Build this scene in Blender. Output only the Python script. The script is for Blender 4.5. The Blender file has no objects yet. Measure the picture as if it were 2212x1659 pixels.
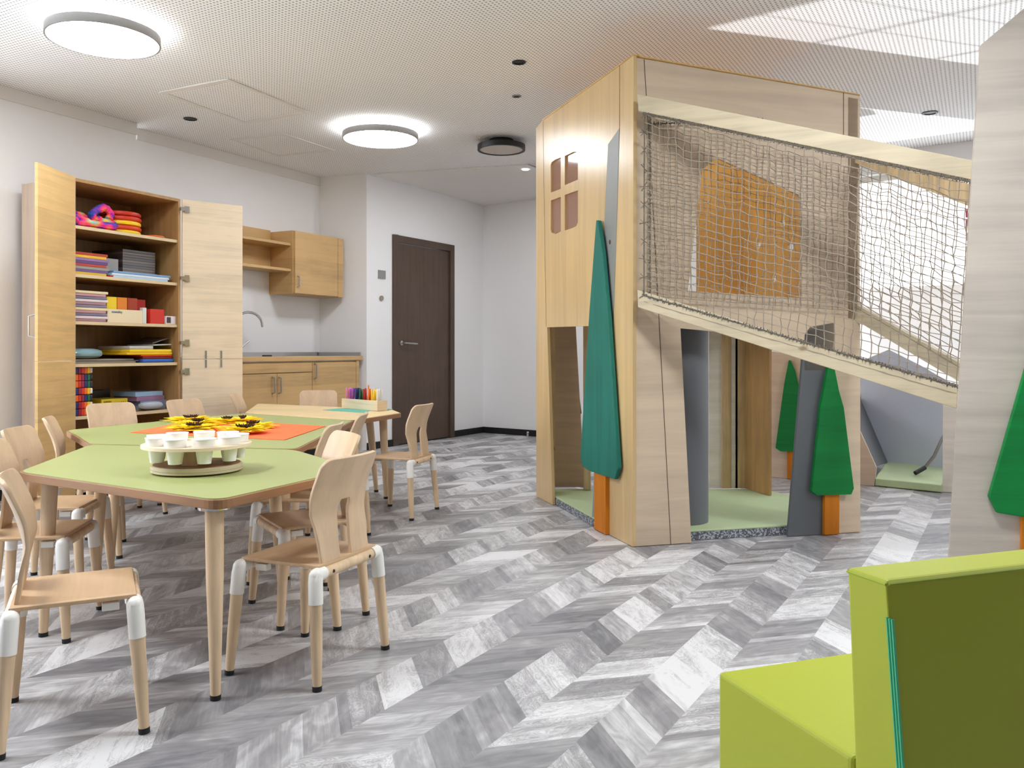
import bpy, math, random
from mathutils import Vector, Matrix
from mathutils.geometry import tessellate_polygon
random.seed(7)
S = bpy.context.scene
COL = S.collection
V = Vector
# ---------------------------------------------------------------- camera, world, light, exposure
F = 1830.0; YH = 756.0; HC = 0.95; HCEIL = 2.62
cam = bpy.data.cameras.new('camera'); camo = bpy.data.objects.new('camera', cam); COL.objects.link(camo)
camo.location = (0, 0, HC); camo.rotation_euler = (math.pi/2, 0, 0)
cam.sensor_fit = 'HORIZONTAL'; cam.sensor_width = 36; cam.lens = 36*F/2212
cam.shift_x = 0; cam.shift_y = -(829.5-YH)/2212
cam.clip_start = 0.05
S.camera = camo
S.view_settings.view_transform = 'Standard'; S.view_settings.look = 'None'
S.view_settings.gamma = 1; S.view_settings.use_curve_mapping = False
S.view_settings.exposure = 0.52
try:
    S.cycles.max_bounces = 10; S.cycles.diffuse_bounces = 6; S.cycles.transparent_max_bounces = 12
    S.cycles.sample_clamp_indirect = 6.0; S.cycles.use_denoising = True
    S.cycles.caustics_reflective = False; S.cycles.caustics_refractive = False
except Exception: pass
W = bpy.data.worlds.new('sky'); S.world = W; W.use_nodes = True
bg = W.node_tree.nodes['Background']; bg.inputs[0].default_value = (0.93, 0.96, 1.0, 1)
_n, _l = W.node_tree.nodes, W.node_tree.links
_tc = _n.new('ShaderNodeTexCoord'); _sp = _n.new('ShaderNodeSeparateXYZ'); _l.new(_tc.outputs['Generated'], _sp.inputs[0])
_mr = _n.new('ShaderNodeMapRange'); _mr.inputs['From Min'].default_value = -0.06; _mr.inputs['From Max'].default_value = 0.04
_mr.inputs['To Min'].default_value = 2.0; _mr.inputs['To Max'].default_value = 3.0      # pale ground below, bright overcast sky above
_l.new(_sp.outputs['Z'], _mr.inputs['Value']); _l.new(_mr.outputs[0], bg.inputs[1])

def light(name, kind, loc, direction, energy, color=(1,1,1), size=1.0, size_y=None, shape=None, angle=None, spread=None):
    l = bpy.data.lights.new(name, kind); l.energy = energy; l.color = color
    if kind == 'AREA':
        l.shape = shape or 'RECTANGLE'; l.size = size
        if size_y: l.size_y = size_y
        if spread: l.spread = spread
    if kind == 'SUN' and angle is not None: l.angle = angle
    if kind in ('POINT', 'SPOT'): l.shadow_soft_size = size
    o = bpy.data.objects.new(name, l); COL.objects.link(o); o.location = loc
    o.rotation_euler = V(direction).to_track_quat('-Z', 'Y').to_euler()
    return o
E_WIN_LEFT, E_WIN_FAR, E_WIN_BACK, E_SUN = 82, 60, 4, 3.6
# daylight coming in through the window openings
light('daylight_left', 'AREA', (-4.66, 2.86, 1.45), (0.89, -0.45, 0.05), E_WIN_LEFT, (0.84, 0.92, 1.0), 3.7, 1.75)
light('daylight_far', 'AREA', (4.15, 7.05, 1.6), (-0.6, -0.8, -0.45), E_WIN_FAR*0.22, (0.92, 0.96, 1.0), 1.8, 1.6)
light('daylight_side', 'AREA', (6.75, 4.90, 1.5), (-0.62, -0.78, -0.45), E_WIN_FAR, (0.92, 0.96, 1.0), 2.2, 1.6, spread=2.0)
# sunlight bounced off the bright ground outside, going up through the far windows onto the ceiling
light('ground_bounce_sun', 'SUN', (8, 8, -2), (-0.95, -0.31, 0.445), E_SUN, (0.93, 0.96, 1.0), angle=0.006)

# ---------------------------------------------------------------- helpers
def G(px, py, z=0.0):
    Y = F*(HC-z)/(py-YH); return V(((px-1106)*Y/F, Y, z))
class Pl:                                   # vertical plane through two plan points
    def __init__(s, a, b): s.a = V((a[0], a[1])); s.b = V((b[0], b[1])); s.d = (s.b-s.a).normalized(); s.n = V((s.d.y, -s.d.x))
    def at(s, px, py):
        tx = (px-1106)/F
        Y = (s.a.x*s.d.y - s.a.y*s.d.x)/(tx*s.d.y - s.d.x)
        return V((tx*Y, Y, HC+(YH-py)*Y/F))
    def off(s, k): return Pl(s.a+s.n*k, s.b+s.n*k)
    def vec(s, k): return V((s.n.x*k, s.n.y*k, 0))

class MB:
    def __init__(s): s.v = []; s.f = []; s.sm = []
    def add(s, vs, fs, smooth=False):
        o = len(s.v); s.v += [V(p) for p in vs]; s.f += [[i+o for i in q] for q in fs]; s.sm += [smooth]*len(fs)
        return s
    def box(s, a, b):
        (x0,y0,z0),(x1,y1,z1) = a, b
        return s.add([(x0,y0,z0),(x1,y0,z0),(x1,y1,z0),(x0,y1,z0),(x0,y0,z1),(x1,y0,z1),(x1,y1,z1),(x0,y1,z1)],
              [(0,3,2,1),(4,5,6,7),(0,1,5,4),(1,2,6,5),(2,3,7,6),(3,0,4,7)])
    def prism(s, poly, vec, holes=()):
        vec = V(vec); loops = [[V(p) for p in poly]] + [[V(p) for p in h] for h in holes]
        flat = [p for L in loops for p in L]; n = len(flat)
        tris = tessellate_polygon(loops)
        vs = flat + [p+vec for p in flat]; fs = []
        for t in tris: fs.append(tuple(t)); fs.append(tuple(i+n for i in reversed(t)))
        o = 0
        for L in loops:
            m = len(L)
            for i in range(m):
                j = (i+1) % m; fs.append((o+i, o+j, o+j+n, o+i+n))
            o += m
        return s.add(vs, fs)
    def tube(s, p0, p1, r0, r1=None, n=10, caps=True, smooth=True):
        p0, p1 = V(p0), V(p1); r1 = r0 if r1 is None else r1
        d = (p1-p0).normalized(); u = d.orthogonal().normalized(); w = d.cross(u)
        vs = []; 
        for p, r in ((p0,r0),(p1,r1)):
            for k in range(n):
                a = 2*math.pi*k/n; vs.append(p+u*math.cos(a)*r+w*math.sin(a)*r)
        s.add(vs, [(k,(k+1)%n,n+(k+1)%n,n+k) for k in range(n)], smooth)
        if caps: s.add(vs[:n], [tuple(reversed(range(n)))]); s.add(vs[n:], [tuple(range(n))])
        return s
    def path(s, pts, r, n=8, closed=False):
        pts = [V(p) for p in pts]; m = len(pts); vs = []
        rr = r if isinstance(r, (list, tuple)) else [r]*m
        u = None
        for i, p in enumerate(pts):
            if closed: d = pts[(i+1)%m]-pts[i-1]
            else: d = pts[min(i+1, m-1)]-pts[max(i-1, 0)]
            d = d.normalized()
            u = (u - d*u.dot(d)).normalized() if u is not None and (u-d*u.dot(d)).length > 1e-6 else d.orthogonal().normalized()
            w = d.cross(u)
            for k in range(n):
                a = 2*math.pi*k/n; vs.append(p+u*math.cos(a)*rr[i]+w*math.sin(a)*rr[i])
        fs = []
        for i in range(m if closed else m-1):
            j = (i+1) % m
            for k in range(n): fs.append((i*n+k, i*n+(k+1)%n, j*n+(k+1)%n, j*n+k))
        if not closed: fs.append(tuple(reversed(range(n)))); fs.append(tuple((m-1)*n+k for k in range(n)))
        return s.add(vs, fs, True)
    def lathe(s, c, prof, n=32, smooth=True):            # prof: (r, z) ; sharp rings by doubling
        c = V(c)
        for i in range(len(prof)-1):
            (r0,z0),(r1,z1) = prof[i], prof[i+1]
            vs = []
            for r, z in ((r0,z0),(r1,z1)):
                for k in range(n):
                    a = 2*math.pi*k/n; vs.append(c+V((math.cos(a)*r, math.sin(a)*r, z)))
            if r0 < 1e-6: s.add([c+V((0,0,z0))]+vs[n:], [(0,1+k,1+(k+1)%n) for k in range(n)])
            elif r1 < 1e-6: s.add(vs[:n]+[c+V((0,0,z1))], [(k,(k+1)%n,n) for k in range(n)])
            else: s.add(vs, [(k,(k+1)%n,n+(k+1)%n,n+k) for k in range(n)], smooth and abs(z1-z0) > 1e-5)
        return s
    def ball(s, c, r, sc=(1,1,1), n=12, m=8):
        c = V(c); vs = []; fs = []
        for i in range(m+1):
            t = math.pi*i/m
            for k in range(n):
                a = 2*math.pi*k/n
                vs.append(c+V((math.sin(t)*math.cos(a)*r*sc[0], math.sin(t)*math.sin(a)*r*sc[1], math.cos(t)*r*sc[2])))
        for i in range(m):
            for k in range(n): fs.append((i*n+k, i*n+(k+1)%n, (i+1)*n+(k+1)%n, (i+1)*n+k))
        return s.add(vs, fs, True)

LOC = {}
def rootloc(o): return LOC.get(o.name, V((0,0,0))) if o else V((0,0,0))
def obj(name, mb, m, parent=None, bevel=0.0, label=None, recenter=True, seg=2, solid=0.0):
    import bmesh
    me = bpy.data.meshes.new(name)
    base = rootloc(parent)
    if parent is None and recenter:
        xs = [p.x for p in mb.v]; ys = [p.y for p in mb.v]; zs = [p.z for p in mb.v]
        base = V(((min(xs)+max(xs))/2, (min(ys)+max(ys))/2, min(zs)))
    me.from_pydata([tuple(p-base) for p in mb.v], [], [tuple(q) for q in mb.f])
    bm = bmesh.new(); bm.from_mesh(me); 
    bmesh.ops.remove_doubles(bm, verts=bm.verts, dist=1e-5) if len(mb.v) < 6000 else None
    bmesh.ops.recalc_face_normals(bm, faces=bm.faces)
    bm.to_mesh(me); bm.free()
    if any(mb.sm): 
        me.polygons.foreach_set('use_smooth', [True]*len(me.polygons))
        # sharp where faces meet at a steep angle
        try: me.set_sharp_from_angle(angle=math.radians(38))
        except Exception: pass
    me.materials.append(m)
    o = bpy.data.objects.new(name, me); COL.objects.link(o)
    if parent is None: o.location = base; LOC[o.name] = base
    else: o.parent = parent; LOC[o.name] = base
    if solid:
        md = o.modifiers.new('solid', 'SOLIDIFY'); md.thickness = solid; md.offset = 0
    if bevel:
        md = o.modifiers.new('bevel', 'BEVEL'); md.width = bevel; md.segments = seg; md.limit_method = 'ANGLE'; md.angle_limit = math.radians(35)
    if label: o['label'] = label
    return o
def tag(o, label, cat, group=None):
    o['label'] = label; o['category'] = cat
    if group: o['group'] = group
    return o
def thing(name, label, cat, loc, group=None):
    o = bpy.data.objects.new(name, None); COL.objects.link(o); o.empty_display_size = 0.1
    o.location = loc; LOC[o.name] = V(loc)
    return tag(o, label, cat, group)
def struct(name, mb, m, parent=None, bevel=0):
    o = obj(name, mb, m, parent, bevel=bevel, recenter=False)
    if parent is None: o['kind'] = 'structure'
    return o
def copytree(o, parent=None):
    c = o.copy(); COL.objects.link(c)
    if parent: c.parent = parent
    for ch in list(o.children): copytree(ch, c)
    return c

# ---------------------------------------------------------------- materials
def lin(c):
    c = c/255.0
    return c/12.92 if c <= 0.04045 else ((c+0.055)/1.055)**2.4
def rgb(r, g, b): return (lin(r), lin(g), lin(b), 1)
def nm(name):
    m = bpy.data.materials.new(name); m.use_nodes = True
    return m, m.node_tree.nodes, m.node_tree.links, m.node_tree.nodes['Principled BSDF']
def setspec(b, v):
    for k in ('Specular IOR Level', 'Specular'):
        if k in b.inputs: b.inputs[k].default_value = v; return
def mat(name, c, rough=0.5, metal=0.0, spec=0.5, var=0.0, vscale=8.0, bump=0.0, emit=None, es=0):
    m, N, L, b = nm(name)
    b.inputs['Base Color'].default_value = rgb(*c); b.inputs['Roughness'].default_value = rough; b.inputs['Metallic'].default_value = metal; setspec(b, spec)
    if var or bump:
        tc = N.new('ShaderNodeTexCoord'); nz = N.new('ShaderNodeTexNoise'); nz.inputs['Scale'].default_value = vscale; nz.inputs['Detail'].default_value = 6
        L.new(tc.outputs['Object'], nz.inputs['Vector'])
        if var:
            mx = N.new('ShaderNodeMixRGB'); mx.inputs[1].default_value = rgb(*[max(0, v*(1-var)) for v in c]); mx.inputs[2].default_value = rgb(*[min(255, v*(1+var)) for v in c])
            L.new(nz.outputs['Fac'], mx.inputs[0]); L.new(mx.outputs[0], b.inputs['Base Color'])
        if bump:
            bp = N.new('ShaderNodeBump'); bp.inputs['Strength'].default_value = bump; bp.inputs['Distance'].default_value = 0.01
            L.new(nz.outputs['Fac'], bp.inputs['Height']); L.new(bp.outputs[0], b.inputs['Normal'])
    if emit:
        b.inputs['Emission Color'].default_value = rgb(*emit); b.inputs['Emission Strength'].default_value = es
    return m
def wood(name, c, dark=0.82, grain='h', rough=0.45, scale=1.0, knots=0.0, boards=0.0, spec=0.4):
    m, N, L, b = nm(name)
    tc = N.new('ShaderNodeTexCoord'); mp = N.new('ShaderNodeMapping'); L.new(tc.outputs['Object'], mp.inputs['Vector'])
    sc = {'h': (1.6, 1.6, 26), 'v': (24, 24, 1.4), 'x': (1.8, 26, 26), 'y': (26, 1.8, 26)}[grain]
    mp.inputs['Scale'].default_value = [k*scale for k in sc]
    n1 = N.new('ShaderNodeTexNoise'); n1.inputs['Scale'].default_value = 1.3; n1.inputs['Detail'].default_value = 7; n1.inputs['Roughness'].default_value = 0.6; n1.inputs['Distortion'].default_value = 0.6
    L.new(mp.outputs[0], n1.inputs['Vector'])
    n2 = N.new('ShaderNodeTexNoise'); n2.inputs['Scale'].default_value = 5*scale; n2.inputs['Detail'].default_value = 3; L.new(tc.outputs['Object'], n2.inputs['Vector'])
    ad = N.new('ShaderNodeMath'); ad.operation = 'MULTIPLY_ADD'; ad.inputs[1].default_value = 0.45; L.new(n2.outputs['Fac'], ad.inputs[0]); L.new(n1.outputs['Fac'], ad.inputs[2])
    src = ad.outputs[0]
    if boards:
        sp = N.new('ShaderNodeSeparateXYZ'); L.new(tc.outputs['Object'], sp.inputs[0])
        dv = N.new('ShaderNodeMath'); dv.operation = 'DIVIDE'; dv.inputs[1].default_value = boards; L.new(sp.outputs['Z'], dv.inputs[0])
        fl = N.new('ShaderNodeMath'); fl.operation = 'FLOOR'; L.new(dv.outputs[0], fl.inputs[0])
        wn = N.new('ShaderNodeTexWhiteNoise'); wn.noise_dimensions = '1D'; L.new(fl.outputs[0], wn.inputs['W'])
        a2 = N.new('ShaderNodeMath'); a2.operation = 'MULTIPLY_ADD'; a2.inputs[1].default_value = 0.30; L.new(wn.outputs['Value'], a2.inputs[0]); L.new(src, a2.inputs[2]); src = a2.outputs[0]
    cr = N.new('ShaderNodeValToRGB'); L.new(src, cr.inputs[0])
    e = cr.color_ramp.elements; e[0].position = 0.42; e[0].color = rgb(*[v*dark for v in c]); e[1].position = 0.85+(0.15 if boards else 0); e[1].color = rgb(*[min(255, v*1.05) for v in c])
    out = cr.outputs[0]
    if knots:
        vo = N.new('ShaderNodeTexVoronoi'); vo.inputs['Scale'].default_value = 3.2
        mk = N.new('ShaderNodeMapping'); mk.inputs['Scale'].default_value = (1.2, 1.2, 2.2); L.new(tc.outputs['Object'], mk.inputs[0]); L.new(mk.outputs[0], vo.inputs['Vector'])
        kr = N.new('ShaderNodeValToRGB'); kr.color_ramp.elements[0].position = 0.03; kr.color_ramp.elements[0].color = (knots,)*3+(1,); kr.color_ramp.elements[1].position = 0.10; kr.color_ramp.elements[1].color = (0,0,0,1)
        L.new(vo.outputs['Distance'], kr.inputs[0])
        mx = N.new('ShaderNodeMixRGB'); L.new(kr.outputs[0], mx.inputs[0]); L.new(out, mx.inputs[1]); mx.inputs[2].default_value = rgb(c[0]*0.62, c[1]*0.48, c[2]*0.32); out = mx.outputs[0]
    L.new(out, b.inputs['Base Color']); b.inputs['Roughness'].default_value = rough; setspec(b, spec)
    bp = N.new('ShaderNodeBump'); bp.inputs['Strength'].default_value = 0.08; bp.inputs['Distance'].default_value = 0.002; L.new(n1.outputs['Fac'], bp.inputs['Height']); L.new(bp.outputs[0], b.inputs['Normal'])
    return m
def math_(N, L, op, a, b=None, c=None):
    n = N.new('ShaderNodeMath'); n.operation = op
    for i, x in enumerate((a, b, c)):
        if x is None: continue
        if isinstance(x, (int, float)): n.inputs[i].default_value = x
        else: L.new(x, n.inputs[i])
    return n.outputs[0]
def floor_mat():
    m, N, L, b = nm('grey_oak_chevron_vinyl')
    tc = N.new('ShaderNodeTexCoord'); sp = N.new('ShaderNodeSeparateXYZ'); L.new(tc.outputs['Object'], sp.inputs[0])
    a = math.radians(30.5); dx, dy = math.sin(a), math.cos(a)
    M = lambda op, x, y=None, z=None: math_(N, L, op, x, y, z)
    u = M('ADD', M('MULTIPLY', sp.outputs['X'], dx), M('MULTIPLY', sp.outputs['Y'], dy))        # along the bands
    v = M('ADD', M('MULTIPLY', sp.outputs['X'], dy), M('MULTIPLY', sp.outputs['Y'], -dx))       # across
    BW = 0.172
    vb = M('ADD', M('DIVIDE', v, BW), 0.28); band = M('FLOOR', vb); fv = M('FRACT', vb)
    par = M('MODULO', M('ADD', band, 200), 2.0)                       # 0/1
    sg = M('SUBTRACT', M('MULTIPLY', par, 2.0), 1.0)
    t = M('ADD', u, M('MULTIPLY', M('MULTIPLY', sg, fv), BW*1.0))     # sheared coordinate, 45 degrees
    # plank index with irregular widths
    pw = 0.085
    base = M('DIVIDE', M('ADD', t, M('MULTIPLY', band, 0.37)), pw)
    i1 = M('FLOOR', base); i2 = M('FLOOR', M('DIVIDE', M('ADD', base, 0.5), 2.0)); i3 = M('FLOOR', M('DIVIDE', base, 3.0))
    def wn(idx, seed):
        cb = N.new('ShaderNodeCombineXYZ'); L.new(idx, cb.inputs[0]); L.new(band, cb.inputs[1]); cb.inputs[2].default_value = seed
        w = N.new('ShaderNodeTexWhiteNoise'); w.noise_dimensions = '3D'; L.new(cb.outputs[0], w.inputs['Vector']); return w.outputs['Value']
    w1, w2, w3 = wn(i1, 1.5), wn(i2, 2.5), wn(i3, 3.5)
    tone = M('ADD', M('ADD', M('MULTIPLY', w2, 0.42), M('MULTIPLY', w3, 0.40)), M('MULTIPLY', w1, 0.18))
    # grain runs along the plank direction: coordinates (along plank, across plank)
    al = M('MULTIPLY', fv, BW*1.414); 
    cb = N.new('ShaderNodeCombineXYZ'); L.new(M('MULTIPLY', al, 5.0), cb.inputs[0]); L.new(M('MULTIPLY', t, 50.0), cb.inputs[1]); L.new(M('ADD', M('MULTIPLY', band, 7.3), M('MULTIPLY', i2, 3.1)), cb.inputs[2])
    g = N.new('ShaderNodeTexNoise'); g.inputs['Scale'].default_value = 1.0; g.inputs['Detail'].default_value = 8; g.inputs['Roughness'].default_value = 0.65; g.inputs['Distortion'].default_value = 0.9; L.new(cb.outputs[0], g.inputs['Vector'])
    cb2 = N.new('ShaderNodeCombineXYZ'); L.new(M('MULTIPLY', al, 6.0), cb2.inputs[0]); L.new(M('MULTIPLY', t, 9.0), cb2.inputs[1]); L.new(M('ADD', M('MULTIPLY', band, 3.3), i2), cb2.inputs[2])
    g2 = N.new('ShaderNodeTexNoise'); g2.inputs['Scale'].default_value = 1.2; g2.inputs['Detail'].default_value = 5; g2.inputs['Distortion'].default_value = 1.5; L.new(cb2.outputs[0], g2.inputs['Vector'])
    # broad cathedral rings on some planks
    ring = M('SINE', M('MULTIPLY', M('ADD', g2.outputs['Fac'], M('MULTIPLY', t, 1.3)), 85.0))
    tot = M('ADD', M('ADD', M('MULTIPLY', tone, 1.12), -0.08), M('ADD', M('MULTIPLY', M('SUBTRACT', g.outputs['Fac'], 0.5), 0.55), M('MULTIPLY', M('SUBTRACT', g2.outputs['Fac'], 0.5), 0.75)))
    tot = M('ADD', tot, M('MULTIPLY', M('MULTIPLY', ring, 0.085), M('GREATER_THAN', w3, 0.45)))
    cr = N.new('ShaderNodeValToRGB'); L.new(tot, cr.inputs[0]); e = cr.color_ramp.elements
    e[0].position = -0.0; e[0].color = rgb(112, 111, 115); e[1].position = 0.80; e[1].color = rgb(214, 213, 214)
    k = e.new(0.40); k.color = rgb(154, 152, 153)
    L.new(cr.outputs[0], b.inputs['Base Color']); b.inputs['Roughness'].default_value = 0.42; setspec(b, 0.35)
    return m
def ceiling_mat():
    m, N, L, b = nm('perforated_white_ceiling')
    tc = N.new('ShaderNodeTexCoord'); sp = N.new('ShaderNodeSeparateXYZ'); L.new(tc.outputs['Object'], sp.inputs[0])
    M = lambda op, x, y=None, z=None: math_(N, L, op, x, y, z)
    a = math.radians(29.0); dx, dy = math.sin(a), math.cos(a); P = 0.0225
    u = M('DIVIDE', M('ADD', M('MULTIPLY', sp.outputs['X'], dx), M('MULTIPLY', sp.outputs['Y'], dy)), P)
    v = M('DIVIDE', M('ADD', M('MULTIPLY', sp.outputs['X'], dy), M('MULTIPLY', sp.outputs['Y'], -dx)), P)
    fu = M('SUBTRACT', M('FRACT', u), 0.5); fv = M('SUBTRACT', M('FRACT', v), 0.5)
    d = M('SQRT', M('ADD', M('MULTIPLY', fu, fu), M('MULTIPLY', fv, fv)))
    h = M('LESS_THAN', d, 0.235)
    mx = N.new('ShaderNodeMixRGB'); mx.inputs[1].default_value = rgb(246, 245, 245); mx.inputs[2].default_value = rgb(150, 147, 144)
    L.new(h, mx.inputs[0]); L.new(mx.outputs[0], b.inputs['Base Color']); b.inputs['Roughness'].default_value = 0.85; setspec(b, 0.15)
    return m
def speckle_mat():
    m, N, L, b = nm('speckled_grey_foam')
    tc = N.new('ShaderNodeTexCoord'); nz = N.new('ShaderNodeTexVoronoi'); nz.inputs['Scale'].default_value = 160; L.new(tc.outputs['Object'], nz.inputs['Vector'])
    cr = N.new('ShaderNodeValToRGB'); L.new(nz.outputs['Color'], cr.inputs[0]); cr.color_ramp.interpolation = 'CONSTANT'
    e = cr.color_ramp.elements; e[0].color = rgb(90, 94, 102); e[1].position = 0.5; e[1].color = rgb(178, 182, 188); k = e.new(0.75); k.color = rgb(128, 132, 140)
    L.new(cr.outputs[0], b.inputs['Base Color']); b.inputs['Roughness'].default_value = 0.9
    return m
M_wall = mat('white_wall_paint', (243, 242, 242), 0.85, spec=0.15, var=0.006, vscale=2)
M_band = mat('white_ceiling_border', (228, 224, 220), 0.85, spec=0.15)
M_ceil = ceiling_mat(); M_floor = floor_mat()
M_base = mat('black_baseboard', (22, 22, 24), 0.5)
M_doorw = wood('dark_brown_door_laminate', (86, 68, 57), 0.86, 'v', 0.45)
M_metal = mat('brushed_steel', (190, 188, 186), 0.3, 0.9)
M_chrome = mat('chrome', (215, 215, 215), 0.12, 1.0)
M_dkmetal = mat('dark_metal', (60, 56, 52), 0.35, 0.8)
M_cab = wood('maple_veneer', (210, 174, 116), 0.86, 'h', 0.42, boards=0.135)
M_cabd = wood('maple_veneer_shaded', (170, 132, 84), 0.86, 'v', 0.5)  # inner maple, darkened so the colour carries the shade inside the cabinet
M_cabl = wood('pale_maple_veneer', (230, 212, 184), 0.9, 'h', 0.45, boards=0.115)
M_cabs = wood('maple_veneer_side', (192, 172, 152), 0.93, 'v', 0.5)
M_kit = wood('oak_veneer', (200, 164, 112), 0.88, 'h', 0.42, boards=0.16)
M_edge = mat('pale_edge_banding', (216, 194, 154), 0.5)
M_plyA = wood('birch_plywood_front', (208, 178, 128), 0.9, 'v', 0.28, 0.35, spec=0.6)
M_plyB = wood('birch_plywood_side', (208, 188, 162), 0.92, 'h', 0.38, 0.45)
M_plyR = wood('birch_plywood_board', (192, 182, 170), 0.9, 'h', 0.45, 0.5)
M_plyW = wood('birch_plywood_pale', (222, 214, 204), 0.93, 'h', 0.35, 0.5)
M_plyO = wood('amber_plywood', (218, 176, 100), 0.92, 'v', 0.4, 0.5)  # amber tone for the inner walls and roof edges
M_plyP = wood('pink_toned_plywood', (204, 182, 160), 0.92, 'h', 0.5, 0.5)
M_pine = wood('pine_rail', (196, 182, 154), 0.88, 'h', 0.5, 1.0, knots=0.8)
M_pinev = wood('pine_post', (210, 182, 140), 0.8, 'v', 0.5, 1.0, knots=0.6)
M_seam = mat('dark_panel_seam', (82, 62, 42), 0.8)
M_grey = mat('grey_stained_wood', (100, 104, 108), 0.5, var=0.05, vscale=9)
M_greyl = mat('light_grey_stained_wood', (140, 141, 138), 0.45, var=0.05, vscale=6)
M_col = mat('grey_column_paint', (104, 106, 110), 0.6)
M_gwall = mat('blue_grey_panel', (204, 210, 226), 0.7)
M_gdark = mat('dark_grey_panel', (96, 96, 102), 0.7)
M_teal = wood('teal_stained_wood', (34, 112, 98), 0.86, 'v', 0.6, 0.6, spec=0.25)
M_green = wood('green_stained_wood', (16, 122, 56), 0.84, 'h', 0.55, 0.5, spec=0.25)
M_orng = wood('orange_stained_wood', (196, 116, 24), 0.88, 'v', 0.5, 0.8, spec=0.25)
M_mat = mat('pale_green_mat_vinyl', (186, 204, 160), 0.6, var=0.02)
M_speck = speckle_mat()
M_net = mat('beige_net_cord', (150, 138, 122), 0.9)
M_netd = mat('grey_net_lashing', (104, 98, 88), 0.9)
M_tabg = mat('lime_green_laminate', (164, 172, 110), 0.42, var=0.01, spec=0.4)
M_taby = wood('light_maple_laminate', (222, 198, 150), 0.96, 'h', 0.42)
M_tabe = wood('brown_plywood_edge', (150, 110, 76), 0.86, 'h', 0.5)
M_beech = wood('beech_ply', (206, 178, 146), 0.93, 'v', 0.42, 0.7)
M_beechs = wood('beech_seat', (196, 164, 128), 0.92, 'x', 0.35, 0.6)
M_leg = wood('beech_leg', (218, 190, 156), 0.9, 'v', 0.5, 1.2)
M_whitep = mat('white_plastic', (238, 236, 230), 0.4)
M_rubber = mat('black_rubber', (24, 24, 26), 0.7)
M_foam = mat('lime_green_vinyl', (164, 172, 54), 0.5, spec=0.3, var=0.008, vscale=3)
M_zip = mat('teal_zip', (70, 176, 130), 0.6)
M_black = mat('black_paint', (16, 15, 15), 0.5)
M_lampf = mat('grey_lamp_rim', (150, 148, 146), 0.45, 0.5)
M_diff = mat('lamp_diffuser_lit', (250, 248, 240), 0.6, emit=(240, 246, 255), es=19.0)
M_diffup = mat('lamp_upper_glow', (250, 248, 240), 0.6, emit=(240, 246, 255), es=16.0)
M_off = mat('lamp_diffuser_off', (196, 188, 182), 0.6)
M_paper = mat('white_paper', (240, 238, 236), 0.7)
def pane_mat():
    m = bpy.data.materials.new('window_glass'); m.use_nodes = True; N, L = m.node_tree.nodes, m.node_tree.links; N.clear()
    o = N.new('ShaderNodeOutputMaterial'); t = N.new('ShaderNodeBsdfTransparent'); g = N.new('ShaderNodeBsdfGlossy'); g.inputs['Roughness'].default_value = 0.02; x = N.new('ShaderNodeMixShader'); x.inputs[0].default_value = 0.06
    L.new(t.outputs[0], x.inputs[1]); L.new(g.outputs[0], x.inputs[2]); L.new(x.outputs[0], o.inputs[0]); return m
M_pane = pane_mat()
CM = {}
def cm(c, rough=0.6, **k):
    key = (c, rough)
    if key not in CM: CM[key] = mat('tone_%d_%d_%d' % c, c, rough, **k)
    return CM[key]

# ================================================================= THE ROOM
dW1 = V((0.456, 0.906)).normalized(); W1a = V((-3.229, 5.343)); W1b = V((-2.773, 6.249)); W1z = W1a - dW1*9.0
N0 = V((-2.831, 6.38)); N1 = V((-1.8625, 8.193)); N2 = V((-1.378, 8.03)); C2 = V((-0.33, 9.75))
dF = V((0.8, -0.6)); FE = C2 + dF*9.6; RB = V((7.6, -3.0)); LB = V((W1z.x, W1z.y))
T = 0.2
def wallbox(mb, a, b, z0=0, z1=HCEIL, holes=(), t=T, side=1):
    """wall slab on the outer side of the line a-b; holes: (s0,s1,z0,z1)"""
    a, b = V(a), V(b); d = (b-a).normalized(); n = V((-d.y, d.x))*side
    P = lambda s, z: V((a.x+d.x*s, a.y+d.y*s, z)); Ln = (b-a).length
    mb.prism([P(0,z0), P(Ln,z0), P(Ln,z1), P(0,z1)], (n.x*t, n.y*t, 0), [[P(h[0],h[2]), P(h[0],h[3]), P(h[1],h[3]), P(h[1],h[2])] for h in holes])
    return mb
fp = [(RB.x,RB.y),(FE.x+0.12,FE.y+0.16),(C2.x+0.05,C2.y+0.2),(C2.x-0.2,C2.y+0.1),(N2.x-0.1,N2.y+0.25),(N1.x-0.2,N1.y+0.2),(N0.x-0.2,N0.y),(W1b.x-0.2,W1b.y+0.1),(LB.x-0.2,LB.y),(LB.x,-3.1),(RB.x,-3.1)]
struct('floor', MB().prism([(x,y,0) for x,y in fp], (0,0,-0.1)), M_floor)
struct('ceiling', MB().prism([(-8.5,-3.6,HCEIL),(9.5,-3.6,HCEIL),(9.5,11.5,HCEIL),(-8.5,11.5,HCEIL)], (0,0,0.1)), M_ceil)
LW = (W1b-W1z).length
hl = (4.3, 8.2, 0.55, 2.35)
struct('wall_left', wallbox(MB(), W1z, W1b, holes=[hl]), M_wall)
mb = MB(); mb.prism([(N0.x,N0.y,0),(N1.x,N1.y,0),(N1.x-0.18,N1.y+0.1,0),(N0.x-0.18,N0.y+0.1,0)], (0,0,HCEIL)); struct('wall_niche', mb, M_wall)
mb = MB(); mb.prism([(N1.x,N1.y,0),(N2.x,N2.y,0),(N2.x+0.02,N2.y+0.04,0),(N1.x,N1.y+0.25,0)], (0,0,HCEIL)); struct('wall_return', mb, M_wall)
PD = Pl(N2, C2)                                     # door wall
s0 = (PD.at(847,800)-V((N2.x,N2.y,0))).to_2d().length; s1 = (PD.at(979,800)-V((N2.x,N2.y,0))).to_2d().length
mb = MB(); d2 = PD.d
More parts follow.
